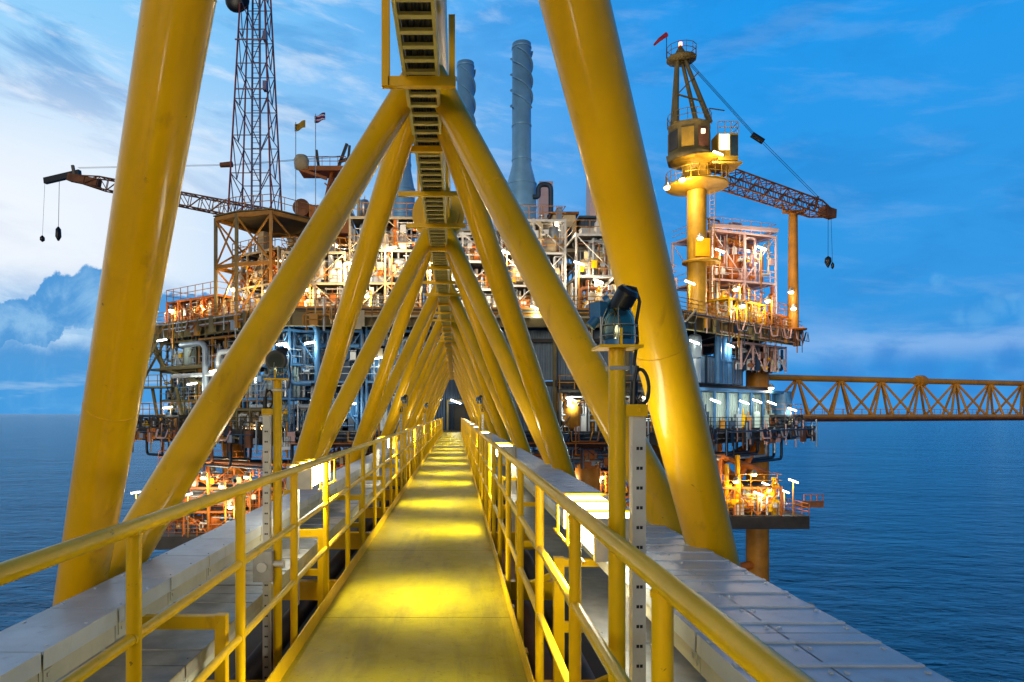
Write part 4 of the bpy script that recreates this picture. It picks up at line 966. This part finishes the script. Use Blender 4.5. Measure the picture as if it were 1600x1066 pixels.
# ------------------------------------------------------------------ pipework under the main deck
BP = [GREYP, BLUE, GREYP, WHITEP, STEELP, NAVY, PALEW]
HR = ZMB - ZK - .05
for i, lab in enumerate(('dense grey and white pipe rack beside the outer balcony and its stair', 'dense grey and white pipe rack behind the slanting diagonal tube', 'dense blue and white pipe rack behind the round black floodlight')):
    t = module(lab, local(FL, AL, .3 + i * 6.5, 1.2, ZK), AL, 6.0, 4.5, HR, 3, 4, (OLIVE, OCH, BLUE)[i], BP, 66, 40 + i, 'pipe rack', 3, pr=(.06, .2), rails=GREYP)
for i, lab in enumerate(('blue framed rack of pipes and cabinets beside the bridge diagonals', 'blue framed rack of cabinets close to the walkway end')):
    t = module(lab, (-13.4 + i * 6.0, 56.6, ZK), 0, 5.6, 4, HR, 2, 3, BLUE, [BLUE, BLUE, GREYP, NAVY, WHITEP], 40, 50 + i, 'pipe rack', 2, pr=(.07, .24), rails=GREYP)
    b = corrugated(MB(), .1, 5.5, 3.0, .1, HR - .2); b.build('back_panel', NAVY if i else BLUE, t)
    for k in range(4): MB().bb(.4 + k * 1.3, 1.45 + k * 1.3, 1.5, 2.6, .1, 2.3).bb(.5 + k * 1.3, 1.35 + k * 1.3, 1.46, 1.495, 1.5, 2.1).build('cabinet', (PALEW, GREYP)[k % 2], t)
big = thing('header_pipe', (-14, 56, ZK), 'large blue pipe bent around the front of the pipe racks', 'pipe')
MB().pipe([(-14.8, 55.9, 7.3), (-11.3, 55.8, 7.3), (-11.3, 55.8, -1.4)], .24, 12, .8).build('riser', BLUE, big)
MB().pipe([(-17.4, 58.0, .55), (-11.6, 56.2, .55)], .2, 12).build('run', GREYP, big)
MB().pipe([(-16.5, 57.0, 4.9), (-13.5, 55.7, 5.2), (-13.5, 55.7, 2.4), (-11.8, 55.7, 2.4)], .17, 10, .6).build('branch', BLUE, big)
big = thing('header_pipe', (-22, 60.5, ZK), 'pale grey pipe arched over the rack nearest the sea on the sunset side', 'pipe')
MB().pipe([(-25, 62.2, 6.2), (-22.0, 60.0, 6.2), (-22.0, 60.0, -1.4)], .26, 12, .8).build('riser', GREYP, big)
MB().pipe([(-26, 62.8, 3.4), (-20.5, 58.9, 3.4), (-20.5, 58.9, 5.3), (-17, 56.5, 5.3)], .2, 12, .6).build('branch', WHITEP, big)
# walls near the walkway end and on the other side
wl = thing('control_building', (8, 57.5, ZK), 'grey ribbed steel building that the walkway leads into', 'building')
corrugated(MB(), 1.35, 3.6, 57.2, ZK + .02, 2.25, .42, .11).build('wall', NAVY, wl)  # navy pieces by the doorway: dark of the tall opening put into the colour
corrugated(MB(), 3.6, 18.4, 57.2, ZK + .02, 2.25, .42, .11).build('wall', CLAD, wl)
corrugated(MB(), 1.35, 18.4, 57.2, 2.75, ZMB - .02, .42, .11).build('wall', CLAD, wl)
corrugated(MB(), -1.9, -.62, 57.2, ZK + .02, ZMB - .02, .32, .09).build('wall', NAVY, wl)
corrugated(MB(), -.62, 1.35, 57.2, ZK + 2.3, ZMB - .02, .32, .09).build('wall', NAVY, wl)
corrugated(MB(), -.62, 1.35, 58.9, ZK + .02, ZK + 2.3, .3, .06).build('door_recess', NAVY, wl)
MB().bb(-.1, .85, 58.80, 58.86, ZK + .02, ZK + 2.1).bb(.1, .65, 58.78, 58.799, ZK + 1.2, ZK + 1.8).build('door', DARK, wl)
MB().bb(-.75, -.6, 57.0, 57.18, ZK, ZK + 2.4).bb(1.33, 1.48, 57.0, 57.18, ZK, ZK + 2.4).bb(-.75, 1.48, 57.0, 57.18, ZK + 2.41, ZK + 2.6).build('door_frame', OLIVE, wl)
MB().bb(8.2, 18.4, 56.2, 56.5, 2.2, 2.75).bb(1.4, 18.4, 56.7, 57.1, 5.9, 6.2).build('ledge', DARK, wl)
stair(MB(), (9.2, 56.3, 6.4), (15.5, 56.3, ZK + .4), .9).build('stair', OLIVE, plat)
b = MB()
for x in (2.2, 5.2, 8.2, 11.2, 14.2, 17.2): b.bb(x - .14, x + .14, 56.4, 56.68, ZK, ZMB)
b.build('wall_column', OLIVE, wl)
module('rack of pale pipes standing before the grey ribbed wall under the white framed module', (8.4, 55.2, ZK), 0, 9.0, 1.0, 3.4, 1, 5, DARK, [GREYP, OCH, WHITEP, RUST, BLACK], 30, 60, 'pipe rack', 1, pr=(.05, .14))
# switch rooms on the oblique face: pale lit wall panels below, blue containers above
sw = thing('switch_room', local(FR, AR, 9, 2.5, ZK), 'row of pale green wall panels lit by slanting fluorescent lamps on the lower deck', 'building', None)
b = MB()
for k in range(9):
    s = .2 + k * 2.45; p = local(FR, AR, s, 2.6, 0); q = local(FR, AR, s + 2.3, 2.6, 0)
    b = MB().bar((p[0], p[1], ZK + 1.75), (q[0], q[1], ZK + 1.75), .08, 3.3)
    for j in range(1, 5):
        c = Vector((p[0], p[1], ZK + 1.75)).lerp(Vector((q[0], q[1], ZK + 1.75)), j / 5); c = c - Vector(local(V(0, 0, 0), AR, 0, .06, 0)); b.bar(c - V(0, 0, 1.6), c + V(0, 0, 1.6), .06)
    b.build('wall_panel', PALEW, sw)
b = MB()
for k in range(10):
    p = local(FR, AR, .1 + k * 2.45, 2.3, 0); b.bb(p[0] - .12, p[0] + .12, p[1] - .12, p[1] + .12, ZK, 2.3)
p, q = local(FR, AR, -.3, 1.6, 2.15), local(FR, AR, 23, 1.6, 2.15); b.bar(p, q, 1.6, .25)
b.build('frame', BLUE, sw)
rn = random.Random(77)
b = None
for k in range(22):
    s = rn.uniform(.3, 21.5); p = local(FR, AR, s, 2.0 + rn.uniform(-.3, .2), 0); h = rn.uniform(.8, 2.6)
    MB().bb(p[0] - .25, p[0] + .25, p[1] - .2, p[1] + .2, ZK + .02, ZK + h * .7).tube((p[0], p[1], ZK + h * .7), (p[0], p[1], ZK + h), .08, 8).build('cabinet', rn.choice([PALEW, GREYP, OCH, NAVY, YEL]), sw)
p = local(FR, AR, 21.9, 1.2, 0); MB().tube((p[0], p[1], ZK), (p[0], p[1], 2.2), .8, 16).build('end_tank', BLUE, sw)
for k in range(6):
    p = local(FR, AR, 1.2 + k * 2.35, 2.2, 2.7)
    t = thing('container', p, 'dark blue corrugated container in the row above the lit wall panels' , 'container', 'blue containers above the lit wall panels', AR, world=False)
    b = corrugated(MB(), .02, 2.18, 0, .12, 2.5, .24, .05); b.bb(.02, 2.18, .06, 4, .12, 2.5).build('body', BLUE if k % 2 else STACK, t)
    MB().bb(0, 2.2, -.04, 4.04, 0, .115).bb(0, 2.2, -.04, 4.04, 2.51, 2.62).bb(0, .1, -.045, .0, .12, 2.5).bb(2.1, 2.2, -.045, .0, .12, 2.5).build('frame', NAVY, t)
    MB().bb(.3, .36, -.05, -.01, .2, 2.4).bb(.95, 1.01, -.05, -.01, .2, 2.4).bb(1.3, 1.36, -.05, -.01, .2, 2.4).bb(1.8, 1.86, -.05, -.01, .2, 2.4).build('lock_bar', GALV, t)
for k, (s, r_, lab, m) in enumerate(((1.0, .75, 'upright pale green vessel under the deck edge beside the thick tube', PALEW), (5.2, .6, 'upright pale grey vessel under the crane, between blue pipes', GREYP))):
    p = local(FR, AR, s, 1.6, 0); t = thing('vessel', (p[0], p[1], 5.0 if k else 4.6), lab, 'vessel')
    vessel_v(t, p[0], p[1], 4.9, 6.9, r_, m); MB().tube((p[0], p[1], 2.7), (p[0], p[1], 4.8), r_ * .9, 12).build('skirt', m, t)
t = thing('riser_bundle', local(FR, AR, 9, 1.0, 2.7), 'three tall blue pipes standing side by side under the pink frame', 'pipes')
for k in range(3):
    p = local(FR, AR, 8.2 + k * .95, 1.0, 0); MB().tube((p[0], p[1], 2.7), (p[0], p[1], ZMB), .3, 12).tube((p[0], p[1], 4.7), (p[0], p[1], 4.85), .38, 12).build('pipe', BLUE, t)
t = module('dark pink pipe rack under the far deck corner near the boom rest post', local(FR, AR, 12.5, 1.0, 4.2), AR, 9.5, 4, 2.7, 1, 5, PINK, [PINK, RUST, NAVY, WHITEP], 30, 61, 'pipe rack', 2, rails=PINK)
# pipes slung beneath the lower deck
hang = thing('hanging_pipe', local(FR, AR, 18, 1, ZKB), 'black pipe loops slung beneath the lower deck at its sea end', 'pipes')
for i in range(5):
    s0, s1 = 3 + i * 2.5, 13 + i * 2.4; dz = -3.6 - .3 * i
    p, q = local(FR, AR, s0, .5 + .3 * i, 0), local(FR, AR, s1, .5 + .3 * i, 0)
    MB().pipe([(p[0], p[1], ZKB + .4), (p[0], p[1], dz), (q[0], q[1], dz), (q[0], q[1], ZKB + .6)], .14, 8, .5).build('loop', (BLACK, NAVY, GREYP)[i % 3], hang)
hang = thing('hanging_pipe', local(FL, AL, 3, 1, ZKB), 'black pipe loops slung beneath the lower deck end over the pale sea', 'pipes')
for i in range(6):
    s0, s1 = -1.0 + i * 2.3, 7 + i * 2.4; dz = -4.0 - .35 * (i % 3)
    p, q = local(FL, AL, s0, .5 + .25 * i, 0), local(FL, AL, s1, .5 + .25 * i, 0)
    MB().pipe([(p[0], p[1], ZKB + .4), (p[0], p[1], dz), (q[0], q[1], dz), (q[0], q[1], ZKB + .6)], .13, 8, .5).build('loop', (BLACK, RUST, NAVY)[i % 3], hang)
# clutter on the lower deck edge
t = module('dark low skid of hoses and pumps on the lower deck end beneath the outer balcony', local(FL, AL, -2.6, -.3, ZK), AL, 8.5, 2.0, 1.3, 1, 5, DARK, [RUST, BLACK, OCH, DARK], 24, 63, 'equipment skid', 2)
t = module('low skid of ochre and black valves on the lower deck behind the slotted strut', local(FL, AL, 7.5, -.3, ZK), AL, 10.5, 1.4, 1.9, 1, 7, OLIVE, [OCH, BLACK, GREYP, OLIVE, WHITEP], 34, 64, 'equipment skid', 2)
t = module('dark machinery on the far corner of the lower deck by the second bridge', local(FR, AR, 20.0, .2, ZK), AR, 4.0, 3, 1.3, 1, 4, DARK, [RUST, BLACK, PINK], 16, 65, 'equipment skid', 1)
module('rusty pipe rack slung under the lower deck behind the bridge diagonals', (-13.0, 58.5, ZKB - 2.2), 0, 13, 2.5, 2.1, 1, 6, RUST, [RUST, PINK, NAVY, GREYP, ORA], 48, 66, 'pipe rack', 1, rails=RUST)
module('rusty pipe rack slung under the lower deck behind the near lamp post', (3.0, 58.5, ZKB - 2.2), 0, 13, 2.5, 2.1, 1, 6, RUST, [RUST, BLUE, NAVY, GREYP, ORA], 48, 67, 'pipe rack', 1, rails=RUST)
def edge_pipes(lab, o, ang, w_, z0, z1, seed, mats, n):
    t = thing('edge_piping', local(o, ang, 0, -.35, z0), lab, 'pipes', None, ang, world=False); rn = random.Random(seed); H = z1 - z0
    for k in range(4):
        a = rn.uniform(0, w_ * .3); z = rn.uniform(.1, H - .05); MB().pipe([(a, 0, -.5 * (k % 2)), (a, -.05 * k, z), (w_ * rn.uniform(.7, 1), -.05 * k, z)], rn.uniform(.04, .09), 8).build('pipe', rn.choice(mats), t)
    for k in range(n):
        x = rn.uniform(.1, w_ - .2); r_ = rn.uniform(.03, .09); q = rn.random()
        if q < .5: MB().tube((x, -.12, rn.uniform(-1.2, .2)), (x, -.12, H + rn.uniform(0, .9)), r_, 7).build('pipe', rn.choice(mats), t)
        elif q < .8: MB().bb(x, x + rn.uniform(.25, .8), -.2, .1, rn.uniform(-.3, .3), H * rn.uniform(.5, 1.1)).build('panel_box', rn.choice(mats), t)
        else: MB().pipe([(x, -.1, H), (x, -.3, H * .3), (x + rn.uniform(.6, 1.6), -.3, H * .3), (x + 1.7, -.1, H)], r_, 7).build('pipe', rn.choice(mats), t)
ol, al = facade(LP[0], LP[1]); oc, ac = facade(LP[1], LP[2]); orr, arr = facade(LP[2], LP[3])
EM = [RUST, OCH, NAVY, GREYP, PINK, OLIVE, BLACK, ORA]
edge_pipes('mixed rusty and grey piping hung along the lower deck edge under the pipe racks', ol, al, 21, ZKB, ZK, 81, EM, 60)
edge_pipes('mixed rusty and grey piping hung along the lower deck edge facing the walkway', oc, ac, 33, ZKB, ZK, 82, EM, 70)
edge_pipes('mixed dark piping hung along the lower deck edge under the pale wall panels', orr, arr, 23, ZKB, ZK, 83, [NAVY, BLACK, GREYP, PINK, RUST, DARK], 60)
edge_pipes('thin piping and boxes fixed along the main deck girder over the pipe racks', FL, AL, 19, ZMB, ZM, 84, [OLIVE, OCH, RUST, GREYP, OLIVE], 34)
edge_pipes('thin piping and boxes fixed along the main deck girder facing the walkway', FC, AC, 32, ZMB, ZM, 85, [OLIVE, OCH, RUST, GREYP, CREAM], 40)
edge_pipes('thin piping and boxes fixed along the main deck girder under the pink frame', FR, AR, 23, ZMB, ZM, 86, [PINK, OCH, RUST, NAVY, OLIVE], 46)
# outer balcony and stair
a = local(FL, AL, -2.0, 1.0, 0)
b = MB().bar((-32.0, 66.0, 2.45), (-26.8, 64.5, 2.45), 1.6, .16)
for h in (.55, 1.1): b.bar((-32, 65.3, 2.5 + h), (-27, 63.8, 2.5 + h), .06)
for k in range(6): c = V(-32, 65.3, 2.5).lerp(V(-27, 63.8, 2.5), k / 5); b.bar(c, c + V(0, 0, 1.1), .05)
b.build('balcony', OLIVE, plat)
stair(MB(), (-30.6, 65.4, 2.5), (-28.0, 64.6, 6.6), .9).build('stair', OLIVE, plat)
for p, q in (((-29.4, 66.2, 7.0), (-27.6, 65, 4.2)), ((-27.6, 65, 4.2), (-22, 61, 2.4)), ((-29.4, 66.2, 2.4), (-28.4, 65.4, ZK)), ((-26, 63.5, 2.4), (-24.8, 62.6, ZK)), ((-29.8, 66.2, 7.1), (-28.2, 65.8, 4.4)), ((-28.2, 65.4, 4.3), (-22.5, 61.5, 4.3))):
    MB().tube(p, q, .16, 8).build('knee_brace', OLIVE, plat)
MB().prism([(-29.6, 66.2), (-22.5, 61.2), (-22.5, 63), (-29, 67.5)], 4.1, 4.3).build('wing_deck', OLIVE, plat)

# ------------------------------------------------------------------ cellar deck equipment
module('orange lit equipment frame with grey vessels on the low deck over the pale sea', (-27.5, 63.2, -11.2), 0, 14.0, 5, 6.6, 3, 7, ORA, [ORA, ORA, WHITEP, GREYP, RUST, NAVY], 90, 70, 'equipment frame', 3, rails=ORA)
module('orange equipment frame under the middle of the lower deck', (-11.5, 65, -10.2), 0, 14, 4, 5.6, 2, 6, ORA, [ORA, RUST, NAVY, WHITEP], 50, 71, 'equipment frame', 2, rails=ORA)
module('orange equipment frame under the lower deck beside the near lamp post', (5, 64.6, -10.2), 0, 13, 4, 4.8, 2, 6, ORA, [ORA, ORA, RUST, WHITEP], 50, 72, 'equipment frame', 2, rails=ORA)
module('low lit white and orange pump skid on the cellar deck around the platform leg', (23.0, 61.6, -9.2), 0, 6.4, 5, 2.6, 1, 4, ORA, [WHITEP, WHITEP, ORA, CREAM, YEL], 40, 73, 'equipment skid', 3, rails=OCH)
t = thing('valve_manifold', (25.5, 62.5, -9.2), 'yellow valve column rising beside the platform leg above the pump skid', 'valves')
for k, (x, h) in enumerate(((24.6, 4.6), (25.6, 5.4), (28.9, 3.4))):
    b = MB().tube((x, 62.0, -9.2), (x, 62.0, -9.2 + h), .22, 10); 
    for z in (1.2, 2.6): valve(b, (x, 61.8, -9.2 + z), .13)
    b.build('column', YEL, t)
t = thing('crew_basket', (32.2, 63, -9.0), 'small rusty landing basket hanging off the end of the cellar deck', 'basket')
MB().bb(31.7, 33.6, 62.3, 64.2, -8.6, -8.4).bb(31.7, 33.6, 62.3, 62.38, -8.39, -8.0).build('floor', RUST, t)
b = MB()
for x in (31.8, 32.4, 33.0, 33.5): b.bar((x, 62.3, -8.0), (x, 62.3, -7.4), .06)
b.bar((31.8, 62.3, -7.4), (33.55, 62.3, -7.4), .06).build('guard_rail', ORA, t)
t = thing('mooring_stub', (4.1, 6.35, -1.3), 'short ochre steel stub sticking up beyond the ribbed tray above the sea', 'stub')
p = at(1262, 960, 7.0)
BASE[t.name] = p; t.location = p
MB().tube(p + V(0, 0, -.2), p + V(0, 0, .09), .05, 14).tube(p + V(0, 0, .09), p + V(0, 0, .105), .062, 14).build('stub_pipe', OCH, t)
MB().tube(p + V(-3, 0.1, -.1), p + V(.0, 0.1, -.1), .035, 10).build('stub_arm', OCH, t)

# ------------------------------------------------------------------ second bridge
A0 = Vector((36.6, 79, 0)); dr = Vector((42.1, 16, 0)).normalized(); nn = Vector((-dr.y, dr.x, 0)); LB = 130
t = thing('truss_bridge', (A0.x, A0.y, -.6), 'distant ochre truss bridge running level across the sea from the platform corner', 'bridge')
zt, zb = 4.15, -.35
def S(s, o, z): return A0 + dr * s + nn * o + V(0, 0, z)
MB().tube(S(-.6, 0, zt), S(LB, 0, zt), .36, 12).build('top_chord', FARB, t)
MB().tube(S(24.4, 0, zt), S(25.2, 0, zt), .75, 14).tube(S(23.9, 0, zt), S(25.7, 0, zt), .55, 14).build('flange', FARB, t)
for o in (-1.7, 1.7): MB().tube(S(1, o, zb), S(LB, o, zb), .22, 10).build('bottom_chord', FARB, t)
s = 3.9
while s < LB - 4:
    for o in (-1.7, 1.7):
        MB().tube(S(s, 0, zt), S(s, o, zb), .15, 8).build('strut', FARB, t)
        for e in (-3.45, 3.45): MB().tube(S(s, 0, zt), S(s + e, o, zb), .15, 8).build('diagonal_brace', FARB, t)
    s += 6.9
MB().bar(S(0, 0, zb - .25), S(LB, 0, zb - .25), 2.4, .1).build('walkway_deck', FARB, t)
b = MB()
for o in (-1.25, 1.25):
    for h in (.35, .7, 1.05): b.bar(S(0, o, zb - .2 + h), S(LB, o, zb - .2 + h), .05)
    q = 0
    while q < LB: b.bar(S(q, o, zb - .2), S(q, o, zb + .85), .05); q += 1.6
b.build('guard_rail', FARB, t)
for k in range(3): MB().tube(S(0, -1.9 - k * .3, zb - .5 + k * .12), S(LB, -1.9 - k * .3, zb - .5 + k * .12), .12, 8).build('pipe', RUST, t)

# ------------------------------------------------------------------ lamps of the platform
def deck_lamp(px, py, Y, kind, W, lab, zd=None, tilt=None, L=.85, off=(0, -.5, -.35), grp=None):
    p = at(px, py, Y); t = thing('deck_lamp', p, lab, 'lamp', grp)
    if kind in ('f', 'w'):
        if tilt is None: tilt = .38 if px > 700 else -.16
        a, q = p + V(-L / 2, 0, L / 2 * tilt), p + V(L / 2, 0, -L / 2 * tilt)
        MB().bar(a + V(0, 0, .09), q + V(0, 0, .09), .2, .06).build('housing', GALV, t)
        MB().tube(a, q, .055, 10).build('diffuser', FLUO if kind == 'f' else WARM, t)
        if zd is not None: MB().bar((p.x, p.y + .1, zd), (p.x, p.y + .1, p.z + .07), .09).build('pole', OCH, t)
    else:
        MB().lathe([(.3, .0), (.26, .2), (.14, .3), (.1, .42)], p, 14).build('housing', GALV, t)
        MB().lathe([(.05, -.2), (.2, -.16), (.25, -.04), (.25, -.002)], p, 14).build('lens', SOD if kind == 's' else REDL if kind == 'r' else WARM, t)
        if zd is not None: MB().bar((p.x + .36, p.y, zd), (p.x + .36, p.y, p.z + .34), .1).bar((p.x, p.y, p.z + .38), (p.x + .4, p.y, p.z + .38), .08).build('pole', OCH, t)
    col = {'f': FLUC, 'w': WARMC, 's': SODC, 'v': WARMC, 'r': (1, .3, .15)}[kind]
    if W: point(t, V(*off), W, col, .15 if kind in 'fw' else .12)
LS = [
 (438, 408, 59.5, 'w', 900, 'warm tube lamp inside the ochre tower base frame, its upper one', ZM),
 (418, 455, 58.2, 's', 900, 'orange lamp low in the tower base frame', ZM),
 (365, 452, 60.5, 's', 700, 'orange lamp at the outer column of the tower base frame', ZM),
 (318, 478, 63, 's', 350, 'orange lamp on the low row of valves at the deck end', ZM),
 (268, 485, 65, 'v', 350, 'pale lamp at the outer tip of the main deck over the balcony', ZM),
 (524, 383, 70, 'v', 1600, 'brightest warm lamp at the foot of the crane behind the tower', None),
 (478, 452, 56.6, 's', 800, 'orange lamp between the slanting tube and the low cream pipe module', ZM),
 (545, 412, 57.0, 'w', 1000, 'warm lamp high on the tallest cluttered pipe module', ZM),
 (573, 462, 57.0, 's', 800, 'orange lamp low before the tallest cluttered pipe module', ZM),
 (612, 388, 57.2, 'w', 1000, 'warm lamp beside the blue grey duct', ZM),
 (640, 455, 57.4, 's', 800, 'orange lamp low before the module above the walkway end', ZM),
 (668, 412, 58.0, 'w', 900, 'warm lamp high on the module above the walkway end', ZM),
 (735, 430, 58.0, 'w', 900, 'warm lamp on the white module just past the top tube', ZM),
 (792, 395, 58.6, 'w', 1000, 'warm lamp high on the white module below the ringed stack', ZM),
 (800, 462, 58.4, 'w', 700, 'warm lamp low on the white module below the ringed stack', ZM),
 (905, 412, 58.4, 'w', 800, 'warm slanting tube lamp in the open white frame, upper one', ZM),
 (935, 440, 60.5, 'w', 700, 'warm slanting tube lamp in the open white frame, lower one by the cream tank', ZM),
 (868, 362, 63.5, 'v', 900, 'warm lamp before the small yellow house', None),
 (1066, 281, 59.8, 's', 1700, 'blazing orange lamp on the ring platform of the big crane', None),
 (1042, 293, 59.8, 'v', 900, 'pale lamp at the rim of the ring platform of the big crane', None),
 (1094, 372, 59.5, 's', 260, 'orange lamp on the service platform of the crane column', None),
 (1122, 240, 59.8, 'w', 450, 'white lamp under the crane cab', None),
 (1078, 442, 59.0, 'w', 500, 'white tube lamp in front of the crane column', ZM),
 (1048, 450, 59.0, 'v', 450, 'pale lamp at the foot of the thick tube near the crane column', ZM),
 (1125, 392, 66.0, 'w', 700, 'white lamp in the pink frame nearest the crane column', ZM),
 (1190, 388, 67.5, 'w', 700, 'white lamp on the upper floor of the pink frame on the sea side', ZM),
 (1150, 452, 64.5, 's', 1300, 'orange lamp among the orange equipment of the pink frame', ZM),
 (1200, 470, 65.0, 's', 600, 'orange lamp over the yellow lit equipment skid', ZM),
 (1160, 478, 62.0, 'v', 500, 'warm lamp at the yellow skid on the deck edge', ZM),
 (1236, 456, 68.6, 'v', 160, 'pale lamp halfway up the boom rest post', None),
 (1240, 482, 68.4, 'v', 160, 'pale lamp low on the boom rest post', None),
 (253, 532, 62.5, 'f', 300, 'white tube lamp under the outer tip of the main deck', None),
 (385, 541, 57.6, 'f', 550, 'white tube lamp under the deck behind the slanting tube', None),
 (440, 538, 55.8, 'f', 600, 'white tube lamp above the round black floodlight', None),
 (484, 536, 55.6, 'f', 600, 'white tube lamp beside the tall blue pipe', None),
 (335, 580, 58.5, 'f', 450, 'white tube lamp in the grey pipe rack by the balcony', None),
 (262, 637, 63.5, 'f', 200, 'white slanting tube lamp under the outer balcony', None),
 (300, 600, 60.5, 'f', 300, 'white tube lamp at the inner end of the balcony', None),
 (405, 665, 57.0, 's', 350, 'orange lamp on the lower deck behind the slotted strut', ZK),
 (548, 632, 55.4, 'f', 450, 'white tube lamp over the cabinets between two bridge diagonals', None),
 (590, 560, 55.6, 'f', 350, 'white tube lamp high among the blue cabinets', None),
 (650, 600, 55.6, 'f', 250, 'white tube lamp in the blue rack close to the walkway', None),
 (712, 628, 56.2, 'f', 120, 'white slanting tube lamp above the doorway at the end of the walkway', None),
 (838, 482, 55.2, 'f', 350, 'white tube lamp under the deck edge past the second tube', None),
 (893, 625, 55.4, 'f', 450, 'white slanting tube lamp on the grey ribbed wall', None),
 (1012, 624, 55.0, 'f', 350, 'white slanting tube lamp on the wall behind the near strut', None),
 (1118, 627, 59.5, 'f', 420, 'slanting tube lamp over the pale panels, nearest the thick tube', None),
 (1163, 629, 63.0, 'f', 420, 'slanting tube lamp over the pale panels, second from the thick tube', None),
 (1183, 627, 65.0, 'f', 300, 'slanting tube lamp over the pale panels, third from the thick tube', None),
 (1206, 630, 67.0, 'f', 420, 'slanting tube lamp over the pale panels, last before the blue tank', None),
 (1077, 610, 56.5, 'f', 200, 'tube lamp at the corner where the oblique face begins', None),
 (1085, 535, 57.8, 'f', 350, 'tube lamp by the pale green upright vessel', None),
 (1140, 540, 62.5, 'f', 250, 'tube lamp by the pale grey upright vessel', None),
 (1205, 606, 68.5, 's', 160, 'orange lamp above the blue end tank', None),
 (1238, 640, 70.0, 'f', 160, 'small white lamp beside the blue end tank', None),
 (1240, 752, 61.5, 'f', 350, 'white tube lamp on a yellow pole at the end of the cellar deck', -9.2),
 (1198, 757, 63.0, 'f', 350, 'white tube lamp beside the platform leg', -9.2),
 (1186, 772, 61.4, 'f', 350, 'white tube lamp low over the pump skid', -9.2),
 (1226, 768, 63.0, 'f', 250, 'white tube lamp at the rail behind the pump skid', -9.2),
 (1178, 741, 61.0, 's', 600, 'orange globe lamp before the yellow valve column', None),
 (1150, 752, 61.0, 's', 500, 'orange lamp under the lower deck by the thick tube foot', -9.2),
 (318, 746, 61.5, 's', 1500, 'glaring orange lamp on the low orange equipment frame', -11.2),
 (346, 760, 61.5, 'v', 600, 'pale lamp beside the glaring orange one on the low frame', -11.2),
 (385, 745, 62.0, 's', 700, 'orange lamp on the low frame behind the slotted strut', -11.2),
 (212, 770, 62.2, 'f', 250, 'white tube lamp at the outer end of the low deck', -11.2),
 (252, 729, 62.5, 'f', 250, 'white tube lamp at the outer edge of the slanting tube', -11.2),
 (293, 773, 61.5, 'f', 300, 'white tube lamp just past the slanting tube on the low deck', -11.2),
 (360, 792, 61.5, 'v', 500, 'pale lamp low on the orange frame above the handrail', -11.2),
 (560, 745, 63.5, 's', 400, 'orange lamp under the lower deck between bridge diagonals', -10.2),
 (940, 745, 62.5, 's', 900, 'orange lamp under the lower deck beside the near lamp post', -10.2),
 (885, 742, 62.5, 's', 500, 'orange lamp under the lower deck beyond the ribbed tray', -10.2),
]
for (px, py, Y, kd, W, lab, zd) in LS: deck_lamp(px, py, Y, kd, W * (.34 if kd == 'f' and (px < 700 and py < 650 or py > 700) else .45 if py > 700 else .55), lab, zd)
